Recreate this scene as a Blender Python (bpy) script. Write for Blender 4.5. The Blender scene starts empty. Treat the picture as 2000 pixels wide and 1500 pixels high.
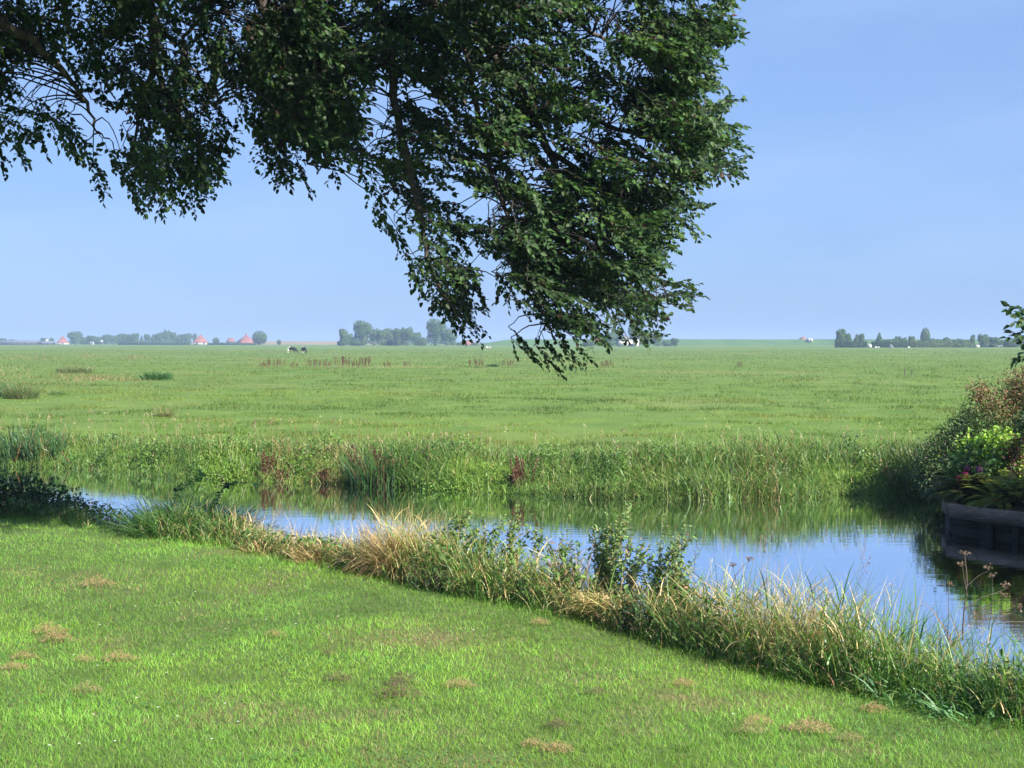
import bpy, math, random
import numpy as np
from mathutils import Vector, noise as mnoise

# ------------------------------------------------------------------ camera, sky, sun, exposure
SC = bpy.context.scene
COL = SC.collection
rng = np.random.default_rng(7)
random.seed(7)
FPX, HORY, CAMZ = 2880.0, 667.0, 2.3
TH = math.atan((750.0 - HORY) / FPX)
cd = bpy.data.cameras.new('camera'); cam = bpy.data.objects.new('camera', cd); COL.objects.link(cam)
cam.location = (0, 0, CAMZ); cam.rotation_euler = (math.pi / 2 - TH, 0, 0)
cd.sensor_width = 36; cd.lens = FPX / 2000 * 36; cd.clip_start = 0.1; cd.clip_end = 20000
SC.camera = cam

SUN_EL, SUN_AZ = math.radians(35), (0.70, -0.714)          # horizontal direction towards the sun
W = bpy.data.worlds.new('World'); SC.world = W; W.use_nodes = True
nt = W.node_tree; bg = nt.nodes['Background']
sky = nt.nodes.new('ShaderNodeTexSky'); sky.sky_type = 'NISHITA'; sky.sun_disc = False
sky.sun_elevation = SUN_EL; sky.sun_rotation = math.atan2(SUN_AZ[0], SUN_AZ[1])
sky.air_density = 1.0; sky.dust_density = 0.6; sky.ozone_density = 5.0; sky.altitude = 0
hs = nt.nodes.new('ShaderNodeMix'); hs.data_type = 'RGBA'; hs.blend_type = 'MULTIPLY'; hs.inputs[0].default_value = 1.0
hs.inputs[7].default_value = (0.76, 0.86, 1.05, 1)
nt.links.new(sky.outputs[0], hs.inputs[6])
# hazy summer air flattens the gradient of the clear sky
hm = nt.nodes.new('ShaderNodeMix'); hm.data_type = 'RGBA'; hm.inputs[0].default_value = 0.6; hm.inputs[7].default_value = (2.9, 4.6, 8.3, 1)
nt.links.new(hs.outputs[2], hm.inputs[6])
# faint high cirrus
tcw = nt.nodes.new('ShaderNodeTexCoord'); mpw = nt.nodes.new('ShaderNodeMapping'); mpw.inputs['Scale'].default_value = (2.5, 2.5, 9); mpw.inputs['Rotation'].default_value = (0, .5, 0)
nzw = nt.nodes.new('ShaderNodeTexNoise'); nzw.inputs['Scale'].default_value = 1.6; nzw.inputs['Detail'].default_value = 5
rw = nt.nodes.new('ShaderNodeMapRange'); rw.inputs[1].default_value = .45; rw.inputs[2].default_value = .75; rw.inputs[4].default_value = .28
cw = nt.nodes.new('ShaderNodeMix'); cw.data_type = 'RGBA'; cw.inputs[7].default_value = (4.8, 6.3, 9.0, 1)
nt.links.new(tcw.outputs['Generated'], mpw.inputs[0]); nt.links.new(mpw.outputs[0], nzw.inputs['Vector']); nt.links.new(nzw.outputs[0], rw.inputs[0])
nt.links.new(rw.outputs[0], cw.inputs[0]); nt.links.new(hm.outputs[2], cw.inputs[6]); nt.links.new(cw.outputs[2], bg.inputs[0])
bg.inputs[1].default_value = 0.05
sl = bpy.data.lights.new('sun', 'SUN'); sl.energy = 5.0; sl.angle = math.radians(0.53); sl.color = (1, 0.95, 0.86)
so = bpy.data.objects.new('sun', sl); COL.objects.link(so)
sd = Vector((SUN_AZ[0] * math.cos(SUN_EL), SUN_AZ[1] * math.cos(SUN_EL), math.sin(SUN_EL)))
so.rotation_euler = sd.to_track_quat('Z', 'Y').to_euler(); so.location = (20, -20, 30)
SC.view_settings.view_transform = 'Standard'; SC.view_settings.look = 'None'
SC.view_settings.exposure = 1.35; SC.view_settings.gamma = 1
SC.cycles.max_bounces = 6; SC.cycles.volume_bounces = 0; SC.cycles.transparent_max_bounces = 4
SC.cycles.caustics_reflective = False; SC.cycles.caustics_refractive = False

# ------------------------------------------------------------------ picture -> place
def ray(px, py):
    x = (px - 1000) / FPX; v = (750 - py) / FPX
    return (x, math.cos(TH) + v * math.sin(TH), -math.sin(TH) + v * math.cos(TH))
def G(px, py, z=0.0):
    d = ray(px, py); t = (z - CAMZ) / d[2]; return (d[0] * t, d[1] * t, z)
def A(px, py, Y):
    d = ray(px, py); t = Y / d[1]; return (d[0] * t, Y, CAMZ + d[2] * t)

WATER, FIELD = -0.6, -0.05
def interp(x, pts):
    xs = [p[0] for p in pts]; ys = [p[1] for p in pts]
    r = np.interp(x, xs, ys)
    s0 = (ys[1] - ys[0]) / (xs[1] - xs[0]); s1 = (ys[-1] - ys[-2]) / (xs[-1] - xs[-2])
    r = np.where(x < xs[0], ys[0] + (x - xs[0]) * s0, r); r = np.where(x > xs[-1], ys[-1] + (x - xs[-1]) * s1, r)
    return r
near_px = [(0, 1014), (130, 1022), (250, 1042), (450, 1066), (650, 1108), (780, 1135), (900, 1165), (1150, 1215), (1300, 1262), (1500, 1310), (1700, 1352), (1850, 1388), (2000, 1425)]
NEAR = sorted([G(a, b)[:2] for a, b in near_px])
NEAR = [(-14, NEAR[0][1] + 2.2)] + NEAR + [(9, 6.4)]
far_px = [(-300, 895), (0, 908), (150, 914), (380, 934), (520, 940), (640, 944), (780, 950), (950, 960), (1200, 972), (1400, 973), (1700, 966), (1850, 966)]
FAR = sorted([G(a, b, WATER)[:2] for a, b in far_px]); FAR = FAR + [(9.5, 25.6), (16, 24.5)]
def near_edge(x): return interp(x, NEAR)                 # foot of the mown lawn
def far_edge(x): return interp(x, FAR)                    # waterline of the far bank
def smooth(t): t = np.clip(t, 0, 1); return t * t * (3 - 2 * t)
def vnoise(x, y, seed=0):
    x = np.asarray(x, float); y = np.asarray(y, float)
    xi = np.floor(x).astype(np.int64); yi = np.floor(y).astype(np.int64); fx = smooth(x - xi); fy = smooth(y - yi)
    def h(a, b):
        n = (a * 374761393 + b * 668265263 + seed * 974711) & 0x7fffffff
        n = ((n ^ (n >> 13)) * 1274126177) & 0x7fffffff
        return ((n ^ (n >> 16)) & 0xffff) / 65535.0
    return (h(xi, yi) * (1 - fx) + h(xi + 1, yi) * fx) * (1 - fy) + (h(xi, yi + 1) * (1 - fx) + h(xi + 1, yi + 1) * fx) * fy
def fbm(x, y, seed=0, o=3):
    s = 0; a = .5; t = 0
    for k in range(o): s = s + a * vnoise(x * 2 ** k, y * 2 ** k, seed + k); t += a; a *= .5
    return s / t
def ground_z(x, y):
    x = np.asarray(x, float); y = np.asarray(y, float)
    dn = y - near_edge(x); df = y - far_edge(x)
    lawn = (fbm(x * .5, y * .5, 3) - .5) * .08 + (fbm(x * 2.2, y * 2.2, 4) - .5) * .03
    z = lawn * (1 - smooth(dn / 1.2)) - 1.25 * smooth(dn / 2.4)
    fld = FIELD + (fbm(x * .35, y * .35, 9) - .5) * .22 * smooth((df - 1) / 3)
    z = z + (fld + 1.25) * smooth((df + 1.1) / 2.0)
    return z

# ------------------------------------------------------------------ mesh gathering
def rot_rand(n): return rng.uniform(0, 2 * math.pi, n)
class Acc:
    def __init__(s): s.V = []; s.F = {3: [], 4: []}; s.C = []; s.n = 0; s.M = {3: [], 4: []}
    def add(s, V, F, C=None, m=0):
        V = np.asarray(V, float).reshape(-1, 3); s.V.append(V)
        C = np.ones((len(V), 3)) * .5 if C is None else np.broadcast_to(np.asarray(C, float), (len(V), 3))
        s.C.append(C)
        for f in (F if isinstance(F, list) else [F]):
            f = np.asarray(f, np.int64); k = f.shape[1]; s.F[k].append(f + s.n); s.M[k].append(np.full(len(f), m))
        s.n += len(V)
    def build(s, name, mats, parent=None, smoothed=False, loc=None):
        me = bpy.data.meshes.new(name)
        V = np.concatenate(s.V) if s.V else np.zeros((0, 3)); C = np.concatenate(s.C) if s.C else V
        if loc is not None: V = V - np.array(loc)
        q = np.concatenate(s.F[4]) if s.F[4] else np.zeros((0, 4), int); t = np.concatenate(s.F[3]) if s.F[3] else np.zeros((0, 3), int)
        mi = np.concatenate(s.M[4] + s.M[3]) if (s.M[4] or s.M[3]) else np.zeros(0, int)
        me.vertices.add(len(V)); me.vertices.foreach_set('co', V.astype(np.float32).ravel())
        L = np.concatenate([q.ravel(), t.ravel()]).astype(np.int32)
        me.loops.add(len(L)); me.loops.foreach_set('vertex_index', L)
        me.polygons.add(len(q) + len(t))
        st = np.concatenate([np.arange(len(q)) * 4, len(q) * 4 + np.arange(len(t)) * 3]).astype(np.int32)
        me.polygons.foreach_set('loop_start', st)
        me.polygons.foreach_set('material_index', mi.astype(np.int32))
        if smoothed: me.polygons.foreach_set('use_smooth', np.ones(len(st), bool))
        a = me.attributes.new('tint', 'FLOAT_COLOR', 'POINT')
        a.data.foreach_set('color', np.concatenate([C, np.ones((len(C), 1))], 1).astype(np.float32).ravel())
        me.update(calc_edges=True)
        for m in (mats if isinstance(mats, (list, tuple)) else [mats]): me.materials.append(m)
        o = bpy.data.objects.new(name, me); COL.objects.link(o)
        if loc is not None and parent is None: o.location = loc
        if parent is not None: o.parent = parent
        return o

def blades(acc, P, h, w, az=None, lean=.2, droop=.5, segs=3, col=(.1, .2, .05), tipcol=None, twist=None, m=0):
    P = np.asarray(P, float); n = len(P)
    if n == 0: return
    f = lambda v: np.broadcast_to(np.asarray(v, float), (n,))
    h, w, lean, droop = f(h), f(w), f(lean), f(droop)
    az = rot_rand(n) if az is None else f(az)
    tw = rot_rand(n) if twist is None else f(twist)
    d = np.stack([np.cos(az), np.sin(az), 0 * az], 1); sv = np.stack([np.cos(tw), np.sin(tw), 0 * tw], 1)
    pts = [P]; cur = P.copy()
    for k in range(segs):
        phi = lean + droop * (k + .5) / segs
        cur = cur + (h / segs)[:, None] * (np.sin(phi)[:, None] * d + np.cos(phi)[:, None] * np.array([0, 0, 1.0]))
        pts.append(cur.copy())
    V = []; 
    for k in range(segs):
        ww = (w * (1 - (k / segs) ** 1.6 * .75) * .5)[:, None]
        V += [pts[k] - sv * ww, pts[k] + sv * ww]
    V.append(pts[-1]); nv = 2 * segs + 1
    V = np.stack(V, 1).reshape(-1, 3)
    b = (np.arange(n) * nv)[:, None]
    F = []
    for k in range(segs - 1): F.append(b + np.array([[2 * k, 2 * k + 1, 2 * k + 3, 2 * k + 2]]))
    c = np.broadcast_to(np.asarray(col, float), (n, 3))
    C = np.repeat(c, nv, 0)
    if tipcol is not None:
        tc = np.repeat(np.broadcast_to(np.asarray(tipcol, float), (n, 3)), nv, 0)
        tt = np.tile(np.array([k // 2 / segs for k in range(2 * segs)] + [1.0]), n)[:, None] ** 2
        C = C * (1 - tt) + tc * tt
    fl = ([np.concatenate(F)] if F else []) + [b + np.array([[2 * segs - 2, 2 * segs - 1, 2 * segs]])]
    acc.add(V, fl, C, m)

def unit(v): return v / np.maximum(np.linalg.norm(v, axis=-1, keepdims=True), 1e-9)
def leaves(acc, P, D, N, L, Wd, col, fold=.35, m=0, curl=.15):
    P = np.asarray(P, float); n = len(P)
    if n == 0: return
    D = unit(np.asarray(D, float)); S = unit(np.cross(D, N)); N = np.cross(S, D)
    L = np.broadcast_to(np.asarray(L, float), (n,))[:, None]; Wd = np.broadcast_to(np.asarray(Wd, float), (n,))[:, None] * .5
    up = N * Wd * fold
    V = np.stack([P, P + D * L * .3 + S * Wd + up, P + D * L * .68 + S * Wd * .72 + up * .7 - N * L * curl * .4,
                  P + D * L - N * L * curl, P + D * L * .68 - S * Wd * .72 + up * .7 - N * L * curl * .4, P + D * L * .3 - S * Wd + up], 1).reshape(-1, 3)
    b = (np.arange(n) * 6)[:, None]
    F = np.concatenate([b + np.array([[0, 1, 2, 3]]), b + np.array([[0, 3, 4, 5]])])
    C = np.repeat(np.broadcast_to(np.asarray(col, float), (n, 3)), 6, 0)
    acc.add(V, F, C, m)

def tube(acc, pts, radii, sides=5, col=(.12, .09, .06), m=0):
    pts = np.asarray(pts, float); k = len(pts); radii = np.broadcast_to(np.asarray(radii, float), (k,))
    T = unit(np.gradient(pts, axis=0)); ref = np.where(np.abs(T[:, 2:3]) > .9, np.array([[1.0, 0, 0]]), np.array([[0, 0, 1.0]]))
    U = unit(np.cross(T, ref)); V2 = np.cross(T, U)
    a = np.arange(sides) * 2 * math.pi / sides
    ring = pts[:, None] + radii[:, None, None] * (np.cos(a)[None, :, None] * U[:, None] + np.sin(a)[None, :, None] * V2[:, None])
    i = np.arange(k - 1)[:, None] * sides; j = np.arange(sides)[None]; j2 = (j + 1) % sides
    F = np.stack([i + j, i + j2, i + sides + j2, i + sides + j], -1).reshape(-1, 4)
    acc.add(ring.reshape(-1, 3), F, col, m)

def box(acc, c, s, rz=0, col=(.5, .5, .5), m=0, taper=1.0):
    c = np.array(c, float); hx, hy, hz = np.array(s) / 2
    v = np.array([[x * (taper if z > 0 else 1), y * (taper if z > 0 else 1), z] for z in (-hz, hz) for x, y in ((-hx, -hy), (hx, -hy), (hx, hy), (-hx, hy))])
    R = np.array([[math.cos(rz), -math.sin(rz), 0], [math.sin(rz), math.cos(rz), 0], [0, 0, 1]])
    acc.add(v @ R.T + c, np.array([[0, 3, 2, 1], [4, 5, 6, 7], [0, 1, 5, 4], [1, 2, 6, 5], [2, 3, 7, 6], [3, 0, 4, 7]]), col, m)

def jit(base, n, a=.25, hue=.12):
    c = np.asarray(base, float)[None] * (1 + rng.uniform(-a, a, (n, 1))) * (1 + rng.uniform(-hue, hue, (n, 3)))
    return np.clip(c, .004, .9)
def pick(cols, probs, n, a=.25, hue=.1):
    idx = rng.choice(len(cols), n, p=np.array(probs) / sum(probs))
    c = np.array(cols)[idx]; return np.clip(c * (1 + rng.uniform(-a, a, (n, 1))) * (1 + rng.uniform(-hue, hue, (n, 3))), .004, .9)

def tag(o, label=None, cat=None, group=None, kind=None):
    if label: o['label'] = label
    if cat: o['category'] = cat
    if group: o['group'] = group
    if kind: o['kind'] = kind
    return o
def thing(name, label, cat, loc, group=None):
    o = bpy.data.objects.new(name, None); COL.objects.link(o); o.location = loc; o.empty_display_size = .2
    return tag(o, label, cat, group)
def rel(acc, loc):
    acc.V = [v - np.array(loc) for v in acc.V]; return acc

# ------------------------------------------------------------------ materials
def mat(name):
    m = bpy.data.materials.new(name); m.use_nodes = True; t = m.node_tree
    return m, t, t.nodes['Principled BSDF'], t.nodes['Material Output']
def foliage(name, trans=.35, rough=.45, spec=.4, tcol=(1.0, 1.15, .45)):
    m, t, b, o = mat(name)
    at = t.nodes.new('ShaderNodeAttribute'); at.attribute_name = 'tint'
    tc = t.nodes.new('ShaderNodeTexCoord'); nz = t.nodes.new('ShaderNodeTexNoise'); nz.inputs['Scale'].default_value = 25
    t.links.new(tc.outputs['Object'], nz.inputs['Vector'])
    mr = t.nodes.new('ShaderNodeMapRange'); mr.inputs[3].default_value = .75; mr.inputs[4].default_value = 1.25
    t.links.new(nz.outputs[0], mr.inputs[0])
    mx = t.nodes.new('ShaderNodeVectorMath'); mx.operation = 'SCALE'
    t.links.new(at.outputs['Color'], mx.inputs[0]); t.links.new(mr.outputs[0], mx.inputs['Scale'])
    t.links.new(mx.outputs[0], b.inputs['Base Color'])
    b.inputs['Roughness'].default_value = rough; b.inputs['Specular IOR Level'].default_value = spec
    tr = t.nodes.new('ShaderNodeBsdfTranslucent')
    mu = t.nodes.new('ShaderNodeVectorMath'); mu.operation = 'MULTIPLY'; mu.inputs[1].default_value = tcol
    t.links.new(mx.outputs[0], mu.inputs[0]); t.links.new(mu.outputs[0], tr.inputs[0])
    ms = t.nodes.new('ShaderNodeMixShader'); ms.inputs[0].default_value = trans
    t.links.new(b.outputs[0], ms.inputs[1]); t.links.new(tr.outputs[0], ms.inputs[2]); t.links.new(ms.outputs[0], o.inputs[0])
    return m
def noisy(name, c1, c2, scale=4, rough=.8, bump=0, stretch=None, detail=6, c3=None, scale3=.1, wave=None):
    m, t, b, o = mat(name)
    tc = t.nodes.new('ShaderNodeTexCoord'); mp = t.nodes.new('ShaderNodeMapping')
    if stretch: mp.inputs['Scale'].default_value = stretch
    t.links.new(tc.outputs['Object'], mp.inputs[0])
    nz = t.nodes.new('ShaderNodeTexNoise'); nz.inputs['Scale'].default_value = scale; nz.inputs['Detail'].default_value = detail
    t.links.new(mp.outputs[0], nz.inputs['Vector'])
    cr = t.nodes.new('ShaderNodeValToRGB'); cr.color_ramp.elements[0].position = .32; cr.color_ramp.elements[1].position = .68
    cr.color_ramp.elements[0].color = (*c1, 1); cr.color_ramp.elements[1].color = (*c2, 1)
    t.links.new(nz.outputs[0], cr.inputs[0]); out = cr.outputs[0]
    if c3:
        n3 = t.nodes.new('ShaderNodeTexNoise'); n3.inputs['Scale'].default_value = scale3; n3.inputs['Detail'].default_value = 5
        t.links.new(mp.outputs[0], n3.inputs['Vector'])
        r3 = t.nodes.new('ShaderNodeMapRange'); r3.inputs[1].default_value = .52; r3.inputs[2].default_value = .68; r3.inputs[4].default_value = .8
        t.links.new(n3.outputs[0], r3.inputs[0])
        mx = t.nodes.new('ShaderNodeMix'); mx.data_type = 'RGBA'; mx.inputs[7].default_value = (*c3, 1)
        t.links.new(r3.outputs[0], mx.inputs[0]); t.links.new(out, mx.inputs[6]); out = mx.outputs[2]
    t.links.new(out, b.inputs['Base Color']); b.inputs['Roughness'].default_value = rough
    b.inputs['Specular IOR Level'].default_value = .25
    if bump:
        bp = t.nodes.new('ShaderNodeBump'); bp.inputs['Strength'].default_value = 1; bp.inputs['Distance'].default_value = bump
        t.links.new(nz.outputs[0], bp.inputs['Height']); t.links.new(bp.outputs[0], b.inputs['Normal'])
    return m
M_grass = foliage('grass_blade', .38, .5, .3)
M_reed = foliage('reed_blade', .3, .42, .4)
M_leaf = foliage('tree_leaf', .40, .5, .28)
M_herb = foliage('herb_leaf', .3, .5, .3)
M_far = foliage('far_foliage', .12, .7, .15)
M_petal = foliage('petal', .3, .6, .2, (1, .6, .8))
M_bark = noisy('bark', (.035, .03, .025), (.10, .085, .07), 14, .9, .01)
M_twig = noisy('twig', (.05, .043, .035), (.12, .10, .08), 30, .85)
M_tt = noisy('tree_twig', (.022, .019, .016), (.05, .043, .036), 30, .9)
M_lawn = noisy('lawn_soil', (.06, .10, .025), (.10, .14, .04), 9, .95, .01, c3=(.15, .13, .06), scale3=.6)
M_field = noisy('pasture_turf', (.072, .132, .018), (.118, .180, .028), .5, .95, .08, c3=(.17, .19, .055), scale3=.05, detail=10)
M_mud = noisy('canal_mud', (.03, .025, .015), (.06, .05, .03), 6, .9)

# ------------------------------------------------------------------ the setting: ground, water, dyke, haze
xs = np.unique(np.concatenate([np.linspace(-4000, -60, 30), np.linspace(-60, -16, 30), np.linspace(-16, 16, 130), np.linspace(16, 60, 30), np.linspace(60, 4000, 30)]))
def sheet(name, vs, yfun, m, zfun=ground_z):
    X = np.repeat(xs[None], len(vs), 0); Y = yfun(X, np.repeat(np.asarray(vs)[:, None], len(xs), 1))
    Z = zfun(X, Y); V = np.stack([X, Y, Z], -1).reshape(-1, 3)
    i = np.arange(len(vs) - 1)[:, None] * len(xs); j = np.arange(len(xs) - 1)[None]
    F = np.stack([i + j, i + j + 1, i + len(xs) + j + 1, i + len(xs) + j], -1).reshape(-1, 4)
    a = Acc(); a.add(V, F); o = a.build(name, m, smoothed=True); o['kind'] = 'structure'; return o
clampx = lambda X: np.clip(X, -60, 60)
ne = lambda X: near_edge(clampx(X)); fe = lambda X: far_edge(clampx(X))
_gz = ground_z
def gz2(X, Y):
    dn = Y - ne(X); df = Y - fe(X)
    lawn = (fbm(X * .5, Y * .5, 3) - .5) * .08 + (fbm(X * 2.2, Y * 2.2, 4) - .5) * .03
    z = lawn * (1 - smooth(dn / 1.2)) - 1.25 * smooth(dn / 2.4)
    fld = FIELD + (fbm(X * .35, Y * .35, 9) - .5) * .22 * smooth((df - 1) / 3) * (1 - smooth((Y - 60) / 60))
    return z + (fld + 1.25) * smooth((df + 1.1) / 2.0)
ground_z = gz2
sheet('lawn', np.concatenate([[-300, -60, -20, -5], np.arange(0, 60) * .35 - 0.0]), lambda X, v: np.where(v < 0, v, v / 20.65 * (ne(X) + .35)), M_lawn, gz2)
sheet('canal_bed', np.linspace(0, 1, 40), lambda X, v: (ne(X) + .35) * (1 - v) + (fe(X) - .5) * v, M_mud, gz2)
sheet('pasture', np.concatenate([np.arange(0, 60) * .3, np.linspace(18, 60, 60), [90, 130, 200, 400, 900, 2000, 4600]]), lambda X, v: fe(X) - .5 + v, M_field, gz2)

mw, tw_, bw, ow = mat('canal_water')
bw.inputs['Base Color'].default_value = (.018, .02, .012, 1); bw.inputs['Roughness'].default_value = .015; bw.inputs['IOR'].default_value = 1.7
tc = tw_.nodes.new('ShaderNodeTexCoord'); mp = tw_.nodes.new('ShaderNodeMapping'); mp.inputs['Scale'].default_value = (.45, 2.6, 1)
nz = tw_.nodes.new('ShaderNodeTexNoise'); nz.inputs['Scale'].default_value = 2.2; nz.inputs['Detail'].default_value = 3
n2 = tw_.nodes.new('ShaderNodeTexNoise'); n2.inputs['Scale'].default_value = .35; n2.inputs['Detail'].default_value = 2
mm = tw_.nodes.new('ShaderNodeMath'); mm.operation = 'MULTIPLY'
bp = tw_.nodes.new('ShaderNodeBump'); bp.inputs['Distance'].default_value = .0035
tw_.links.new(tc.outputs['Object'], mp.inputs[0]); tw_.links.new(mp.outputs[0], nz.inputs['Vector']); tw_.links.new(tc.outputs['Object'], n2.inputs['Vector'])
tw_.links.new(nz.outputs[0], mm.inputs[0]); tw_.links.new(n2.outputs[0], mm.inputs[1])
tw_.links.new(mm.outputs[0], bp.inputs['Height']); tw_.links.new(bp.outputs[0], bw.inputs['Normal'])
gw = tw_.nodes.new('ShaderNodeBsdfGlossy'); gw.inputs['Roughness'].default_value = .015; gw.inputs['Color'].default_value = (.92, .96, 1, 1); mxw = tw_.nodes.new('ShaderNodeMixShader'); mxw.inputs[0].default_value = .95
tw_.links.new(bp.outputs[0], gw.inputs['Normal']); tw_.links.new(bw.outputs[0], mxw.inputs[1]); tw_.links.new(gw.outputs[0], mxw.inputs[2]); tw_.links.new(mxw.outputs[0], ow.inputs[0])
a = Acc(); xw = np.linspace(-60, 60, 61); yn = near_edge(xw) + .15; yf = far_edge(xw) + 1.0
V = np.concatenate([np.stack([xw, yn, 0 * xw + WATER], 1), np.stack([xw, yf, 0 * xw + WATER], 1)]); i = np.arange(60)
a.add(V, np.stack([i, i + 1, i + 62, i + 61], 1)); a.build('water', mw)['kind'] = 'structure'

def ridge(name, x0, x1, Y, h, base, top, m, z0=-.3, taper=30):
    a = Acc(); X = np.linspace(x0, x1, 60); prof = [(-base, 0), (-top, 1), (top, 1), (base, 0)]
    hh = h * smooth((X - x0) / taper + .15) * smooth((x1 - X) / taper + .15) * (1 + .05 * (vnoise(X * .02, X * 0, 5) - .5))
    V = np.stack([np.stack([X, Y + 0 * X + p, z0 + hh * q], 1) for p, q in prof], 0).reshape(-1, 3)
    i = np.arange(3)[:, None] * 60; j = np.arange(59)[None]
    a.add(V, np.stack([i + j, i + j + 1, i + 61 + j, i + 60 + j], -1).reshape(-1, 4)); o = a.build(name, m); o['kind'] = 'structure'; return o
M_dyke = noisy('dyke_grass', (.05, .11, .025), (.08, .15, .035), .08, .95)
M_sand = noisy('dry_field', (.19, .15, .09), (.24, .19, .12), .05, .95)
ridge('dyke', -24, 330, 900, 3.95, 20, 3, M_dyke)
ridge('dry_bank', -215, -95, 1150, 2.9, 18, 5, M_sand)

# ------------------------------------------------------------------ lawn grass (nobody could count it)
def field_pts(n, y0, y1, k=1.0, margin=1.5, halfw=.347):
    u = rng.random(n)
    if k == 1: Y = y0 * (y1 / y0) ** u                     # density falls with 1/Y per unit depth
    else: p = 1 - k; Y = (y0 ** p + u * (y1 ** p - y0 ** p)) ** (1 / p)
    X = rng.uniform(-1, 1, n) * (halfw * Y + margin); return X, Y
a = Acc()
X, Y = field_pts(420000, 6.6, 20.5, 1.0)
keep = (Y < near_edge(X) + .25); X, Y = X[keep], Y[keep]
n = len(X); lush = fbm(X * .8, Y * .8, 21); dry = fbm(X * 1.3 + 5, Y * .9, 31); fine = fbm(X * 4, Y * 4, 41)
DRY = []   # worn and dry spots seen in the lawn: px, py, radius in px, strength
for q in [(150, 1150, 110, .6), (250, 1160, 60, .5), (60, 1120, 70, .5), (840, 1255, 120, .75), (910, 1268, 50, .9), (1160, 1330, 120, .4), (700, 1405, 80, .7), (1390, 1385, 70, .7), (1330, 1370, 40, .7),
          (640, 1412, 50, .7), (860, 1440, 60, .5), (920, 1485, 80, .8), (1660, 1480, 90, .6), (620, 1470, 70, .5), (1580, 1435, 60, .7), (240, 1250, 60, .5), (300, 1265, 60, .4), (340, 1430, 90, .3), (1090, 1340, 110, .4)]: DRY.append(q)
zc = CAMZ; sy = (CAMZ) / Y; PX = 1000 + X / Y * FPX; PY = HORY + CAMZ / Y * FPX
worn = np.zeros(n)
for (qx, qy, r, s) in DRY: worn = np.maximum(worn, s * np.exp(-((PX - qx) / r) ** 2 - ((PY - qy) / (r * .17)) ** 2))
worn = np.clip(worn + (fine - .5) * .9 * (worn > .1), 0, 1)
worn = np.maximum(worn * .8, smooth((dry - .70) / .12) * .4)
c = np.array([.16, .318, .045])[None] * (1 + 1.0 * (lush[:, None] - .5)) + np.array([.045, .05, .0])[None] * smooth((fbm(X * .5, Y * .7, 51)[:, None] - .4) / .3)
c = c * (1 + .9 * (fbm(X * 3.1, Y * 2.2, 45)[:, None] - .5)) * (1 + .5 * (fbm(X * .35, Y * .5, 46, 2)[:, None] - .5))
c = c * (1 + rng.uniform(-.34, .34, (n, 1))) * (1 + rng.uniform(-.12, .12, (n, 3)))
isdry = rng.random(n) < (worn * .95 + .03)
c[isdry] = pick([(.36, .27, .13), (.22, .15, .09), (.30, .28, .12)], [3, 2, 2], isdry.sum())
h = (.020 + .032 * lush + .022 * rng.random(n)) * (1 - .6 * worn) * (1 + .5 * smooth((Y - near_edge(X) + .5) / .5))
Pz = ground_z(X, Y)
blades(a, np.stack([X, Y, Pz], 1), h, (.0022 + .0020 * rng.random(n)) * (Y / 10) ** .6, lean=rng.uniform(.05, .9, n), droop=rng.uniform(.2, 1.2, n), segs=2, col=np.clip(c, .01, .8))
o = a.build('lawn_grass', M_grass); tag(o, 'short mown bright green lawn grass in the foreground', 'grass', kind='stuff')

# tiny daisies and clover scattered through the turf
a = Acc(); n = 60; X, Y = field_pts(n, 8, 16, 1); X = np.where(rng.random(n) < .5, -2.2 + rng.normal(0, .5, n), X); k = Y < near_edge(X) - .3; X, Y = X[k], Y[k]; n = len(X)
for q in range(7):
    az = q * .9 + rng.uniform(0, .3, n); leaves(a, np.stack([X, Y, ground_z(X, Y) + .05], 1), np.stack([np.cos(az), np.sin(az), .15 + 0 * az], 1), np.tile([0, -.3, 1.0], (n, 1)), .009, .005, (.75, .75, .72))
tag(a.build('lawn_daisies', M_reed), 'tiny white daisies dotted through the mown lawn', 'daisies', kind='stuff')
a = Acc(); n = 9000; X, Y = field_pts(n, 7, 16, 1); cl = fbm(X * 1.4, Y * 1.4, 57, 3); k = (cl > .56) & (Y < near_edge(X)); X, Y = X[k], Y[k]; n = len(X)
for q in range(3):
    az = q * 2.1 + rng.uniform(0, 6, n); leaves(a, np.stack([X, Y, ground_z(X, Y) + .035 + .02 * rng.random(n)], 1), np.stack([np.cos(az), np.sin(az), .1 + 0 * az], 1), np.tile([0, -.2, 1.0], (n, 1)), .014, .012, pick([(.07, .20, .05), (.10, .26, .06)], [1, 1], n))
tag(a.build('lawn_clover', M_herb), 'patches of low clover leaves among the lawn grass', 'clover', kind='stuff')
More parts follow.
